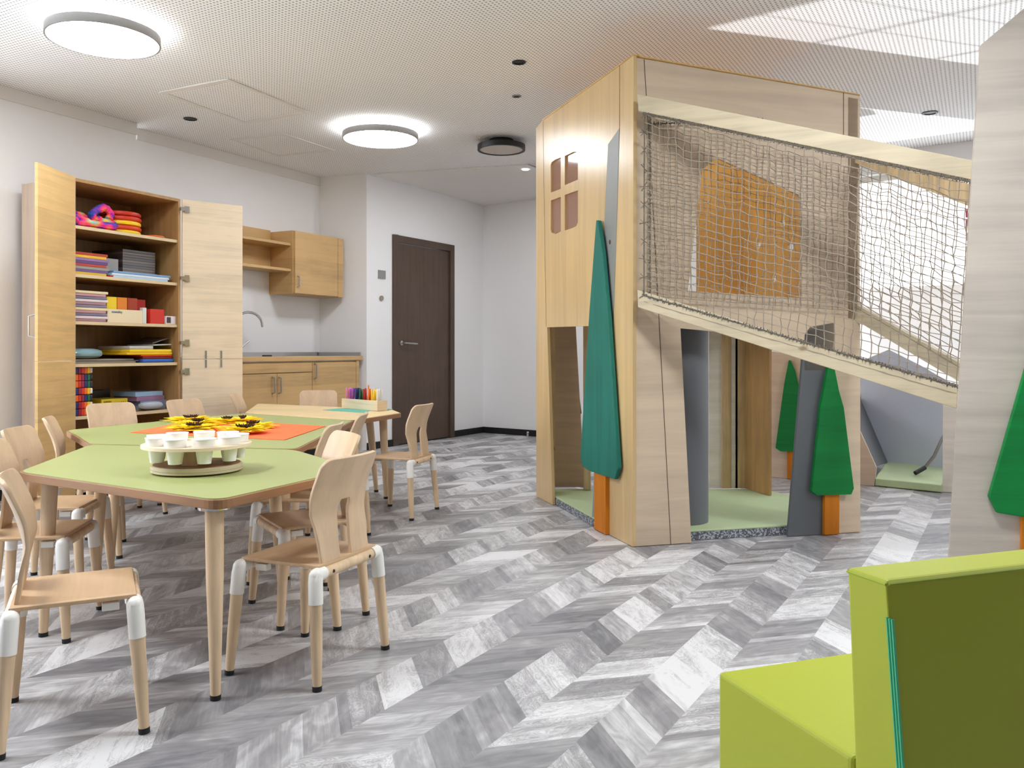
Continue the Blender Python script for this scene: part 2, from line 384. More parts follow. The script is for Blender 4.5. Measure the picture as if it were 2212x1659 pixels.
P3 = lambda s, z: V((N2.x+d2.x*s, N2.y+d2.y*s, z)); LD = (C2-N2).length
mb.prism([P3(0,0),P3(s0,0),P3(s0,2.09),P3(s1,2.09),P3(s1,0),P3(LD,0),P3(LD,HCEIL),P3(0,HCEIL)], PD.vec(-0.2)); struct('wall_door', mb, M_wall)
sw = [3.92, 5.72, 6.72, 9.2]
struct('wall_far', wallbox(MB(), C2, FE, holes=[(sw[0], sw[1], 0.62, 2.44), (sw[2], sw[3], 0.62, 2.44)]), M_wall)
M_wallg = mat('grey_wall_paint', (150, 149, 150), 0.85, spec=0.1)
struct('wall_right', wallbox(MB(), FE, RB), M_wallg)
struct('wall_back', wallbox(MB(), RB, (LB.x, -3.0)), M_wallg)
# ceiling borders above the wall tops (plain strip, no perforation)
def strip(name, a, b, w, z0, z1, inward):
    a, b = V(a), V(b); n = V(inward).normalized()*w
    return struct(name, MB().prism([(a.x,a.y,z0),(b.x,b.y,z0),(b.x+n.x,b.y+n.y,z0),(a.x+n.x,a.y+n.y,z0)], (0,0,z1-z0)), M_band)
strip('trim_1', W1a-dW1*2.5, W1b, 0.012, HCEIL-0.085, HCEIL-0.001, (0.89,-0.45))
strip('trim_2', N0, N1, 0.012, HCEIL-0.085, HCEIL-0.001, (0.88,-0.47))
# smooth ceiling zone at the back by the door
struct('trim_3', MB().prism([(-1.30,8.0,HCEIL-0.012),(0.9,7.4,HCEIL-0.012),(1.6,8.3,HCEIL-0.012),(-0.33,9.73,HCEIL-0.012)], (0,0,0.011)), M_band)
# baseboards
def bboard(name, a, b, inward, h=0.068):
    a, b = V(a), V(b); n = V(inward).normalized()*0.012
    return struct(name, MB().prism([(a.x,a.y,0),(b.x,b.y,0),(b.x+n.x,b.y+n.y,0),(a.x+n.x,a.y+n.y,0)], (0,0,h)), M_base)
pn = (PD.n.x, PD.n.y)
bboard('baseboard_door_left', N2, P3(s0,0).to_2d(), pn); bboard('baseboard_door_right', P3(s1,0).to_2d(), C2, pn)
bboard('baseboard_far', C2, C2+dF*9.6, (-0.6,-0.8))
bboard('baseboard_left', W1a-dW1*2, W1b, (0.89,-0.45))
# door
dr = thing('door_1', 'dark brown wooden door with steel lever in the white wall', 'door', P3(s0,0)); del dr['label']; del dr['category']; dr['kind'] = 'structure'
fw = 0.075; nv = PD.vec(1)
mb = MB()
for (a, b, z0, z1) in ((s0,s0+fw,0,2.09),(s1-fw,s1,0,2.09),(s0+fw,s1-fw,2.02,2.09)):
    q = P3(a,z0)+nv*0.02; mb.prism([P3(a,z0)+nv*0.02, P3(b,z0)+nv*0.02, P3(b,z1)+nv*0.02, P3(a,z1)+nv*0.02], -nv*0.16)
obj('door_frame', mb, M_doorw, dr, bevel=0.003)
leaf = obj('door_leaf', MB().prism([P3(s0+fw+0.004,0.012), P3(s1-fw-0.004,0.012), P3(s1-fw-0.004,2.014), P3(s0+fw+0.004,2.014)], -nv*0.045), M_doorw, dr, bevel=0.002)
hp = PD.at(866, 741); hq = PD.at(893, 743)
mb = MB().tube(hp, hp+nv*0.012, 0.024, n=20); mb.tube(hp, hp+nv*0.055, 0.008, n=10); mb.path([hp+nv*0.052, hp+nv*0.055+(hq-hp)*0.5, hq+nv*0.052], 0.009)
obj('door_handle', mb, M_metal, leaf)
mb = MB().prism([P3(s0+fw,0.001), P3(s1-fw,0.001), P3(s1-fw,0.012), P3(s0+fw,0.012)], -nv*0.04); obj('door_threshold', mb, M_black, dr)
# door stop on the far wall baseboard
PF = Pl(C2, FE)
q = G(1140, 944); mb = MB().tube((q.x,q.y,0.002),(q.x,q.y,0.035),0.014,n=14); mb.ball((q.x,q.y,0.045),0.015)
tag(obj('door_stop', mb, M_metal), 'small steel door stop on the floor in front of the black far baseboard', 'door stop')
# windows in the far wall
def window(name, s0_, s1_, z0, z1, cols, rows, A, d, n):
    t = bpy.data.objects.new(name, None); COL.objects.link(t); P = lambda s, z, k=0.0: V((A.x+d.x*s+n.x*k, A.y+d.y*s+n.y*k, z))
    t.location = P(s0_, z0); LOC[t.name] = V(t.location); t['kind'] = 'structure'
    mb = MB(); fr = 0.05; k0, k1 = 0.08, 0.10
    def bar(a, b, c, e, k=0.02): mb.prism([P(a,c,k0), P(b,c,k0), P(b,e,k0), P(a,e,k0)], V((n.x,n.y,0))*k)
    bar(s0_, s0_+fr, z0, z1); bar(s1_-fr, s1_, z0, z1); bar(s0_, s1_, z0, z0+fr); bar(s0_, s1_, z1-fr, z1)
    for i in range(1, cols):
        s = s0_+(s1_-s0_)*i/cols; bar(s-0.003, s+0.003, z0, z1, 0.006)
    for j in range(1, rows):
        z = z0+(z1-z0)*j/rows; bar(s0_, s1_, z-0.004, z+0.004, 0.006)
    obj('window_frame', mb, M_whitep, t)
    mb = MB().prism([P(s0_+fr,z0+fr,0.09), P(s1_-fr,z0+fr,0.09), P(s1_-fr,z1-fr,0.09), P(s0_+fr,z1-fr,0.09)], V((n.x,n.y,0))*0.006)
    obj('window_pane', mb, M_pane, t)
nF = V((0.6, 0.8))
window('window_1', sw[0], sw[1], 0.62, 2.44, 1, 1, C2, dF, nF)
window('window_2', sw[2], sw[3], 0.62, 2.44, 7, 5, C2, dF, nF)
window('window_3', hl[0], hl[1], hl[2], hl[3], 3, 1, W1z, dW1, V((-dW1.y, dW1.x)))
# added wall outside the first window, blocks part of the upward sun
q0 = C2+dF*3.0+nF*0.62; q1 = C2+dF*6.0+nF*0.62
struct('wall_sun_block', MB().prism([(q0.x,q0.y,-0.1),(q1.x,q1.y,-0.1),(q1.x+0.09,q1.y+0.12,-0.1),(q0.x+0.09,q0.y+0.12,-0.1)], (0,0,1.62)), M_paper)
# ---- ceiling fittings
def ring_lamp(name, c, R, label, group=None, lit=True):
    x, y, _ = c; zb = HCEIL-0.085; t = thing(name, label, 'ceiling lamp', (x, y, zb), group)
    if lit:
        obj('rim', MB().lathe((x,y,0), [(R-0.008,zb+0.045),(R,zb+0.045),(R,zb),(R-0.008,zb),(R-0.008,zb+0.045)], 64), M_lampf, t)
        obj('diffuser', MB().lathe((x,y,0), [(R-0.008,zb+0.006),(0,zb+0.006)], 64), M_diff, t)
        obj('upper_glow_ring', MB().lathe((x,y,0), [(0.12,zb+0.040),(R-0.01,zb+0.040)], 64), M_diffup, t)
        obj('ceiling_mount', MB().lathe((x,y,0), [(0,zb+0.012),(0.118,zb+0.012),(0.118,HCEIL-0.001),(0,HCEIL-0.001)], 40), M_whitep, t)
    else:
        obj('rim', MB().lathe((x,y,0), [(R-0.02,zb+0.04),(R,zb+0.04),(R,zb),(R-0.02,zb),(R-0.02,zb+0.04)], 56), M_black, t)
        obj('diffuser', MB().lathe((x,y,0), [(R-0.02,zb+0.005),(0,zb+0.005)], 56), M_off, t)
        obj('ceiling_mount', MB().lathe((x,y,0), [(0,zb+0.038),(R-0.012,zb+0.038),(R*0.55,zb+0.07),(R*0.5,HCEIL-0.001),(0,HCEIL-0.001)], 40), M_black, t)
    return t
zl = HCEIL-0.085
def C_(px, py, z): return V(((px-1106)*(F*(z-HC)/(YH-py))/F, F*(z-HC)/(YH-py), z))
light('playhouse_fill', 'AREA', (0.95, 4.95, HCEIL-0.03), (0,0,-1), 3.2, (1.0,0.97,0.92), 0.3, shape='DISK')  # unseen fill light added to brighten the upper storey of the playhouse
L1 = C_(224, 89, zl); L2 = C_(822, 302, zl); L3 = C_(1083, 325, zl)
ring_lamp('ceiling_lamp', L1, 0.272, 'lit round ceiling lamp above the front green table, largest of the lit lamps')
ring_lamp('ceiling_lamp', L2, 0.283, 'lit round ceiling lamp near the kitchen wall cabinet and door')
ring_lamp('ceiling_lamp', L3, 0.190, 'unlit round ceiling lamp with a thick black rim beside the playhouse', lit=False)
for P_ in ((-2.1, 2.1), (1.0, 2.45), (3.6, 2.6)):
    light('lamp_glow', 'AREA', (P_[0], P_[1], HCEIL-0.09), (0,0,-1), 31, (0.93,0.96,1.0), 0.56, shape='DISK')
def downlight(px, py, r, label, m=M_black):
    c = C_(px, py, HCEIL-0.006); z = HCEIL-0.006
    t = thing('downlight', label, 'spotlight', c)
    obj('bezel', MB().lathe((c.x,c.y,0), [(r*0.72,z+0.005),(r,z+0.005),(r,z),(r*0.72,z-0.001),(r*0.72,z+0.005)], 32), m, t)
    obj('lens', MB().lathe((c.x,c.y,0), [(r*0.72,z+0.003),(0,z+0.003)], 32), M_black, t)
    return t
downlight(1121, 136, 0.040, 'black recessed ceiling spotlight left of the playhouse roof corner')
downlight(1116, 209, 0.030, 'small grey recessed ceiling spotlight between two darker fittings', M_lampf)
downlight(411, 258, 0.047, 'black recessed ceiling spotlight above the open tall cabinet')
downlight(2009, 245, 0.052, 'black recessed ceiling spotlight beyond the playhouse, near the far windows')
c = C_(1135, 366, HCEIL-0.014)
light('spot_glow', 'AREA', (c.x, c.y, HCEIL-0.03), (0,0,-1), 11, (0.93,0.96,1.0), 0.06, shape='DISK')
tag(obj('ceiling_spot', MB().lathe((c.x,c.y,0), [(0,c.z-0.004),(0.028,c.z-0.004),(0.03,c.z+0.001)], 24), mat('lit_spot', (255,255,255), emit=(255,255,255), es=14)), 'tiny lit white ceiling spot at the left edge of the playhouse', 'spotlight')
a = C_(1140, 354, HCEIL-0.013); b = C_(1185, 372, HCEIL-0.013)
tag(obj('ceiling_vent', MB().prism([(a.x,a.y,HCEIL-0.02),(b.x,b.y-0.0,HCEIL-0.02),(b.x+0.2,b.y+0.3,HCEIL-0.02),(a.x+0.25,a.y+0.35,HCEIL-0.02)], (0,0,0.006)), M_lampf), 'grey ceiling vent half hidden by the playhouse beside the tiny lit spot', 'vent')
def hatch(pts, label):
    P = [C_(x, y, HCEIL-0.001) for x, y in pts]; c = sum(P, V())/4
    t = thing('ceiling_hatch', label, 'ceiling hatch', (c.x,c.y,HCEIL-0.012))
    out = [V((p.x,p.y,HCEIL-0.008)) for p in P]; inn = [V((p.x+(c.x-p.x)*0.11, p.y+(c.y-p.y)*0.11, HCEIL-0.008)) for p in P]
    obj('hatch_frame', MB().prism(out, (0,0,0.007), [inn]), M_band, t)
    inn2 = [V((p.x+(c.x-p.x)*0.125, p.y+(c.y-p.y)*0.125, HCEIL-0.005)) for p in P]
    obj('hatch_panel', MB().prism(inn2, (0,0,0.004)), M_ceil, t)
hatch([(343,198),(492,169),(672,243),(530,266)], 'square perforated ceiling hatch with plain border, nearer the lamp over the green table')
hatch([(497,301),(612,287),(724,324),(600,337)], 'square perforated ceiling hatch with plain border, the farther one near the kitchen wall')
# ---- things on the wall beside the door
def wallbit(name, px, py, hw, hh, m, label, cat, round_=False, dep=0.01):
    p = PD.at(px, py); d = V((PD.d.x, PD.d.y, 0)); u = V((0,0,1))
    if round_: mb = MB().tube(p, p+nv*dep, hw, n=24)
    else: mb = MB().prism([p-d*hw-u*hh, p+d*hw-u*hh, p+d*hw+u*hh, p-d*hw+u*hh], nv*dep)
    return tag(obj(name, mb, m), label, cat)
wallbit('control_panel', 824, 593, 0.052, 0.04, M_greyl, 'small square grey control panel on the wall left of the brown door', 'switch')
wallbit('wall_button', 823, 644, 0.024, 0.03, cm((150,140,130)), 'small round brown grey button below the square control panel by the door', 'switch', True, 0.015)

# ================================================================= TALL CABINET (open)
class Fr:                                         # plan frame: a along the front, b into the depth
    def __init__(s, o, ang): s.o = V((o[0], o[1])); s.a = V((math.sin(ang), math.cos(ang))); s.b = V((-s.a.y, s.a.x))
    def p(s, a, b, z): return V((s.o.x+s.a.x*a+s.b.x*b, s.o.y+s.a.y*a+s.b.y*b, z))
    def box(s, mb, a0, a1, b0, b1, z0, z1): return mb.prism([s.p(a0,b0,z0), s.p(a1,b0,z0), s.p(a1,b1,z0), s.p(a0,b1,z0)], (0,0,z1-z0))
    def px(s, px, py, b=0.0):                     # pixel on the plane at depth b -> (a, z)
        q = Pl(s.p(0,b,0).to_2d(), s.p(1,b,0).to_2d()).at(px, py); return ((q.to_2d()-s.p(0,b,0).to_2d()).dot(s.a), q.z)
CF = Fr((-2.671, 5.151), math.radians(26)); CW, CD, CH = 0.83, 0.48, 2.0
cab = thing('storage_cabinet', 'tall light wood cabinet standing open, its shelves packed with craft supplies', 'cabinet', CF.p(CW/2, CD/2, 0))
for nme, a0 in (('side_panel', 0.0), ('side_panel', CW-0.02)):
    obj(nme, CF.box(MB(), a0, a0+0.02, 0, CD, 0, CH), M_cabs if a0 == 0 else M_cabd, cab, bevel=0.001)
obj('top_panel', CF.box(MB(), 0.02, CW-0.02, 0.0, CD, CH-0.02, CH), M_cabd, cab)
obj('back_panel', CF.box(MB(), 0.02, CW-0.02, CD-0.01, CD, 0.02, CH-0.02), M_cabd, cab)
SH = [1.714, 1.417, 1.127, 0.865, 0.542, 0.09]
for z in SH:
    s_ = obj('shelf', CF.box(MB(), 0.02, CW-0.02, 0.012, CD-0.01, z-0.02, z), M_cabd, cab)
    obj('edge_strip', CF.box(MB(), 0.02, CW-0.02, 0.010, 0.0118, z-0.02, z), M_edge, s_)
def cdoor(hinge, outer, z0, z1, m, nme='door', inner=None):
    h, o = V(hinge), V(outer); d = (o-h).normalized(); n = V((-d.y, d.x))*0.018
    a = h+d*0.008
    dd = obj(nme, MB().prism([(a.x,a.y,z0),(o.x,o.y,z0),(o.x+n.x,o.y+n.y,z0),(a.x+n.x,a.y+n.y,z0)], (0,0,z1-z0)), m, cab, bevel=0.001)
    return dd, h, d, n
hL = CF.p(-0.002, -0.004, 0).to_2d(); oL = V((-2.668, 4.735)); hR = CF.p(CW+0.004, -0.004, 0).to_2d(); oR = V((-1.965, 6.178))
zs = 0.885
for z0, z1 in ((0.06, zs-0.002), (zs+0.002, CH)):
    dd, h, d, n = cdoor(hL, oL, z0, z1, M_cab)
    hz = [0.22, 0.8] if z1 < 1 else [1.0, 1.45, 1.93]
    for z in hz:
        q = V((h.x,h.y,z)); mb = MB()
        mb.prism([q+V((0.004,-0.035,-0.02)), q+V((0.004,-0.008,-0.02)), q+V((0.004,-0.008,0.02)), q+V((0.004,-0.035,0.02))], (0.012,0,0)); obj('hinge', mb, M_metal, dd)
    # slot of the flush pulls seen on the inside
    zc = zs - 0.085 if z1 < 1 else zs + 0.09
    for k, off in enumerate((0.20, 0.30)):
        q = V((h.x+d.x*off, h.y+d.y*off, 0)); 
        za, zb = (zs-0.10, zs-0.004) if z1 < 1 else (zs+0.004, zs+0.10)
        e = V((0.004, 0, 0))
        obj('pull_slot', MB().prism([q+e+V((0,-0.008,za)), q+e+V((0,0.008,za)), q+e+V((0,0.008,zb)), q+e+V((0,-0.008,zb))], (-0.003,0,0)), M_lampf, dd)
    if z1 > 1:
        q = V((oL.x, oL.y, 0)) + V((-0.02, 0.04, 0)); e = V((-0.035, 0, 0))
        obj('door_handle', MB().path([q+V((0,0,1.02)), q+e+V((0,0,1.03)), q+e+V((0,0,1.14)), q+V((0,0,1.15))], 0.005), M_metal, dd)
for z0, z1 in ((0.06, zs-0.002), (zs+0.002, CH)):
    dd, h, d, n = cdoor(hR, oR, z0, z1, M_cabl)
    hz = [0.22, 0.8] if z1 < 1 else [1.0, 1.45, 1.93]
    nn = V((d.y, -d.x, 0)); d3 = V((d.x, d.y, 0))
    for z in hz:
        q = V((h.x,h.y,z)) + nn*0.003
        mb = MB().prism([q+d3*0.02+V((0,0,-0.022)), q+d3*0.05+V((0,0,-0.022)), q+d3*0.05+V((0,0,0.022)), q+d3*0.02+V((0,0,0.022))], nn*0.010)
        mb.prism([q-d3*0.01+V((0,0,-0.012)), q+d3*0.03+V((0,0,-0.012)), q+d3*0.03+V((0,0,0.012)), q-d3*0.01+V((0,0,0.012))], nn*0.014)
        obj('hinge', mb, M_chrome, dd)
    for off in (0.17, 0.28):
        q = V((h.x,h.y,0))+d3*off+nn*0.001; za, zb = (zs-0.06, zs-0.004) if z1 < 1 else (zs+0.004, zs+0.06)
        obj('pull_slot', MB().prism([q-d3*0.006+V((0,0,za)), q+d3*0.006+V((0,0,za)), q+d3*0.006+V((0,0,zb)), q-d3*0.006+V((0,0,zb))], nn*0.003), M_lampf, dd)

def cbox(name, a0, a1, b0, b1, z0, z1, m, label, cat, group=None, bevel=0.002):
    return tag(obj(name, CF.box(MB(), a0, a1, b0, b1, z0, z1), m, bevel=bevel), label, cat, group)
def clathe(name, a, b, z, prof, m, label, cat, group=None, n=40):
    return tag(obj(name, MB().lathe(CF.p(a,b,z), prof, n), m), label, cat, group)
# shelf 1 : discs and the rainbow garland
z = SH[0]+0.001
ORD = ['lowest','second from below','third from below','fourth from below','fifth from below','sixth from below','seventh from below','eighth from below','ninth from below','tenth from below','topmost']
names = ['bottom yellow', 'second red', 'middle yellow', 'fourth red', 'topmost red']
cols = [(240,205,20), (214,62,18), (246,206,24), (206,50,16), (196,44,18)]
for i, (nn_, c) in enumerate(zip(names, cols)):
    clathe('foam_disc', 0.50+0.004*(i%2), 0.20, z+i*0.031, [(0,0),(0.118,0),(0.127,0.005),(0.13,0.015),(0.127,0.025),(0.118,0.0305),(0,0.0305)], cm(c, 0.5), nn_+' foam disc in the stack of discs on the top cabinet shelf', 'disc')
clathe('foam_disc', 0.705, 0.12, z, [(0,0),(0.07,0),(0.075,0.008),(0.07,0.018),(0,0.02)], cm((214,110,30)), 'flat orange disc lying alone right of the disc stack on the top shelf', 'disc')
def fluffy_mat():
    m, N, L, b = nm('rainbow_yarn'); tc = N.new('ShaderNodeTexCoord'); wv = N.new('ShaderNodeTexNoise'); wv.inputs['Scale'].default_value = 14; wv.inputs['Detail'].default_value = 0
    L.new(tc.outputs['Object'], wv.inputs['Vector']); cr = N.new('ShaderNodeValToRGB'); L.new(wv.outputs['Fac'], cr.inputs[0]); e = cr.color_ramp.elements
    e[0].position = 0.28; e[0].color = rgb(40,70,150); e[1].position = 0.74; e[1].color = rgb(235,215,70)
    for p, c in ((0.37,(110,60,170)),(0.45,(240,50,140)),(0.53,(250,90,110)),(0.60,(250,140,60)),(0.68,(120,200,200))): k = e.new(p); k.color = rgb(*c)
    L.new(cr.outputs[0], b.inputs['Base Color']); b.inputs['Roughness'].default_value = 0.95
    return m
M_yarn = fluffy_mat()
rnd = random.Random(3)
def yarn(pts, r0):
    out = []; m = len(pts)
    for i in range((m-1)*6):
        t = i/6.0; k = int(t); f = t-k
        p0, p1, p2, p3 = pts[max(k-1,0)], pts[k], pts[min(k+1,m-1)], pts[min(k+2,m-1)]
        out.append(tuple(0.5*((2*p1[j])+(-p0[j]+p2[j])*f+(2*p0[j]-5*p1[j]+4*p2[j]-p3[j])*f*f+(-p0[j]+3*p1[j]-3*p2[j]+p3[j])*f**3) for j in range(3)))
    return [CF.p(*q) for q in out], [r0*(0.82+0.3*rnd.random()) for _ in out]
pts = [(0.05,0.05,z+0.03),(0.10,0.09,z+0.06),(0.17,0.06,z+0.03),(0.22,0.12,z+0.055),(0.15,0.16,z+0.09),(0.08,0.13,z+0.075),(0.065,0.08,z+0.028),(0.14,0.045,z+0.028),(0.24,0.06,z+0.03),(0.32,0.05,z+0.03),(0.35,0.09,z+0.05),(0.28,0.12,z+0.07),(0.20,0.09,z+0.08),(0.24,0.10,z+0.125),(0.31,0.11,z+0.155),(0.355,0.11,z+0.12),(0.33,0.10,z+0.075)]
P_, R_ = yarn(pts, 0.0245); tag(obj('yarn_garland', MB().path(P_, R_, 8), M_yarn), 'fluffy rainbow coloured yarn garland tangled at the front of the top cabinet shelf', 'garland')
pts = [(0.055,0.28,z+0.05),(0.09,0.30,z+0.11),(0.16,0.30,z+0.12),(0.22,0.28,z+0.09),(0.26,0.26,z+0.03)]
P_, R_ = yarn(pts, 0.022); tag(obj('yarn_garland', MB().path(P_, R_, 8), cm((44,84,60), 0.95)), 'dark green garland lying behind the rainbow one on the top cabinet shelf', 'garland')
# shelf 2
z = SH[1]+0.001
cl = [((214,176,60),'bottom yellow'),((110,84,140),'second violet'),((150,150,140),'grey'),((176,66,60),'brick red'),((92,72,120),'dark violet'),((146,110,160),'lilac'),((226,178,50),'amber yellow'),((170,60,40),'topmost rust red')]
for i, (c, nn_) in enumerate(cl):
    cbox('craft_paper_pack', 0.025, 0.27+0.01*((i*37)%3-1), 0.03, 0.33, z+i*0.0175, z+i*0.0175+0.0165, cm(c), nn_+' paper pack in the coloured stack at the left of the second shelf', 'paper pack', 'coloured paper packs on the second shelf', 0.001)
cbox('storage_box', 0.20, 0.45, 0.34, 0.46, z, z+0.17, cm((30,26,28)), 'black box at the back of the second cabinet shelf', 'box')
cbox('storage_box', 0.33, 0.43, 0.13, 0.21, z+0.048, z+0.13, cm((150,148,144)), 'small grey box in front of the dark film packs on the second shelf', 'box')
for i in range(9):
    cbox('film_pack', 0.455, 0.72, 0.12, 0.42, z+0.046+i*0.0175, z+0.046+i*0.0175+0.0165, cm(((70,58,54),(92,76,68),(58,50,50))[i%3], 0.25), (ORD[i] if i < 8 else 'topmost')+' dark film wrapped pack in the tall pile on the second cabinet shelf', 'paper pack', 'film wrapped brown packs', 0.001)
for i, (c, nn_) in enumerate((((176,204,226),'lowest pale blue'),((206,218,230),'middle whitish blue'),((104,146,186),'upper deeper blue'))):
    cbox('napkin_pack', 0.30+0.01*i, 0.78-0.012*(2-i), 0.04, 0.335, z+i*0.0150, z+i*0.0150+0.0142, cm(c, 0.3), nn_+' flat pack lying at the front right of the second shelf', 'napkin pack', None, 0.002)
for i, (a_, c, nn_) in enumerate(((0.285,(190,40,36),'red'),(0.30,(180,60,40),'brick'),)):
    tag(obj('crayon', MB().tube(CF.p(a_,0.02,z+0.006), CF.p(a_,0.12,z+0.006), 0.005), cm(c)), nn_+' crayon lying between the paper stack and blue packs on the second shelf', 'crayon')
# shelf 3
z = SH[2]+0.001
for i in range(11):
    c = ((150,100,110),(206,190,190),(92,80,110),(176,120,120),(214,196,150),(110,96,120))[i%6]
    cbox('wrapped_paper_pack', 0.025, 0.265+0.008*((i*53)%3-1), 0.03, 0.31, z+i*0.0175, z+i*0.0175+0.016, cm(c, 0.22), ORD[i]+' film wrapped paper pack in the left pile on the third shelf', 'paper pack', 'film wrapped paper packs on the third shelf', 0.002)
fb = thing('file_box', 'cream cardboard file box with blue lettering holding coloured folders, third shelf', 'box', CF.p(0.41,0.08,z))
mb = CF.box(MB(), 0.275, 0.545, 0.04, 0.046, z, z+0.085); CF.box(mb, 0.275, 0.281, 0.046, 0.20, z, z+0.085); CF.box(mb, 0.539, 0.545, 0.046, 0.20, z, z+0.085); CF.box(mb, 0.275, 0.545, 0.20, 0.206, z, z+0.085); CF.box(mb, 0.281, 0.539, 0.046, 0.20, z, z+0.004)
obj('box_body', mb, cm((232,216,184)), fb)
def text(s, origin, xdir, size, m, parent, name='lettering', up=(0,0,1)):
    cu = bpy.data.curves.new(name, 'FONT'); cu.body = s; cu.size = size; cu.extrude = 0.0004; cu.align_x = 'CENTER'; cu.align_y = 'CENTER'
    tmp = bpy.data.objects.new('tmp', cu); COL.objects.link(tmp); bpy.context.view_layer.update()
    me = bpy.data.meshes.new_from_object(tmp); bpy.data.objects.remove(tmp); bpy.data.curves.remove(cu)
    me.materials.clear(); me.materials.append(m); o = bpy.data.objects.new(name, me); COL.objects.link(o)
    x = V(xdir).normalized(); y = V(up); zz = x.cross(y); Mx = Matrix((x, y, zz)).transposed().to_4x4(); Mx.translation = V(origin)-rootloc(parent)
    o.parent = parent; o.matrix_local = Mx; return o
a3 = V((CF.a.x, CF.a.y, 0))
text('nowality', CF.p(0.345,0.0385,z+0.068), a3, 0.024, cm((60,80,110)), fb)
def folder_row(a0, c, nn_):
    cbox('paper_folder', a0, a0+0.074, 0.06, 0.18, z+0.006, z+0.165, cm(c), nn_+' folders standing in the cream file box on the third shelf', 'folder', None, 0.001)
folder_row(0.286, (236,206,40), 'yellow'); folder_row(0.366, (222,130,34), 'orange'); folder_row(0.446, (160,56,22), 'rust brown')
cbox('glue_bottle', 0.548, 0.578, 0.04, 0.07, z, z+0.105, cm((214,220,214)), 'slim white and green packet between the file box and the red boxes', 'bottle')
cbox('red_box', 0.585, 0.655, 0.14, 0.30, z, z+0.165, cm((196,36,22), 0.5), 'taller red box standing at the back of the third shelf', 'box')
cbox('red_box', 0.60, 0.715, 0.03, 0.13, z, z+0.098, cm((206,44,26), 0.5), 'shorter bright red box at the front of the third shelf', 'box')
cbox('small_bag', 0.718, 0.745, 0.08, 0.16, z, z+0.095, cm((196,188,176), 0.3), 'small clear grey bag right of the red boxes on the third shelf', 'bag')
pb = thing('picture_box', 'small white box with a dark picture at the right end of the third shelf', 'box', CF.p(0.765,0.05,z))
obj('box_body', CF.box(MB(), 0.722, 0.806, 0.02, 0.074, z, z+0.055), cm((226,218,220)), pb, bevel=0.001); obj('picture', CF.box(MB(), 0.728, 0.762, 0.0185, 0.0198, z+0.008, z+0.048), cm((70,56,60)), pb)
# shelf 4
z = SH[3]+0.001
for i in range(3):
    cbox('grey_folder', 0.03, 0.50+0.03*(i%2), 0.05+0.01*i, 0.40, z+i*0.009, z+i*0.009+0.0082, cm(((150,140,128),(112,104,84),(168,158,146))[i]), ('bottom','middle','top')[i]+' of the thin grey folders lying flat on the fourth shelf', 'folder', None, 0.001)
def pillow(mb, c, sx, sy, sz, ang, n=14, m=8, e=0.6):
    vs = []; fs = []
    for i in range(m+1):
        t = math.pi*i/m - math.pi/2
        for k in range(n):
            a_ = 2*math.pi*k/n; ca, sa = math.cos(a_), math.sin(a_)
            f = lambda v, p: math.copysign(abs(v)**p, v)
            x = f(math.cos(t), e)*f(ca, e)*sx; y = f(math.cos(t), e)*f(sa, e)*sy; zz = f(math.sin(t), 0.8)*sz
            r = 1+0.05*math.sin(7*a_+3*i)
            vs.append(c+V((x*r*math.cos(ang)-y*math.sin(ang), x*r*math.sin(ang)+y*math.cos(ang), zz)))
    for i in range(m):
        for k in range(n): fs.append((i*n+k, i*n+(k+1)%n, (i+1)*n+(k+1)%n, (i+1)*n+k))
    return mb.add(vs, fs, True)
angC = math.atan2(CF.a.y, CF.a.x)
tag(obj('plastic_bag', pillow(MB(), CF.p(0.155,0.14,z+0.062), 0.125, 0.10, 0.033, angC), cm((128,160,166), 0.18)), 'shiny pale teal plastic bag at the left of the fourth shelf', 'bag')
cbox('yellow_packet', 0.03, 0.13, 0.26, 0.40, z+0.029, z+0.10, cm((190,150,30)), 'dull yellow packet behind the teal bag on the fourth shelf', 'packet')
cbox('blue_cloth_roll', 0.03, 0.11, 0.27, 0.39, z+0.101, z+0.135, cm((24,54,110)), 'dark blue folded cloth on top of the yellow packet, fourth shelf', 'cloth')
stk = [((60,110,196),'blue',0.022,0.50,0.80),((120,30,22),'dark red',0.018,0.52,0.79),((226,80,36),'orange red',0.010,0.53,0.79),((236,190,30),'golden yellow',0.018,0.42,0.79),((246,212,40),'bright yellow',0.020,0.44,0.785),((196,190,184),'pale grey',0.022,0.44,0.63)]
zz = z+0.030
tag(obj('felt_sheet_stack', CF.box(MB(), 0.50, 0.80, 0.03, 0.04, z, z+0.001), cm((90,84,76))), 'thin grey sheet edge under the blue cloth on the fourth shelf', 'sheet')
zz = z+0.0015
for c, nn_, h, a0, a1 in stk:
    cbox('folded_felt', max(a0, 0.545 if zz < z+0.03 else a0), a1, 0.035, 0.34, zz, zz+h-0.001, cm(c, 0.8), nn_+' folded felt in the stack at the right of the fourth shelf', 'felt', 'folded felt on the fourth shelf', 0.004); zz += h
def sheet(name, a0, a1, b0, b1, z0, z1, m, label, cat):     # tilted magazine-like sheet
    p = [CF.p(a0,b0,z0), CF.p(a1,b0,z1), CF.p(a1,b1,z1), CF.p(a0,b1,z0)]
    return tag(obj(name, MB().prism(p, (0,0,0.008)), m, bevel=0.002), label, cat)
sheet('magazine', 0.64, 0.795, 0.05, 0.30, z+0.113, z+0.118, cm((196,206,200),0.3), 'pale green magazine lying on the yellow felt, fourth shelf', 'magazine')
sheet('magazine', 0.645, 0.79, 0.06, 0.30, z+0.124, z+0.165, cm((84,70,62),0.3), 'dark magazine tilted up at the top right of the fourth shelf', 'magazine')
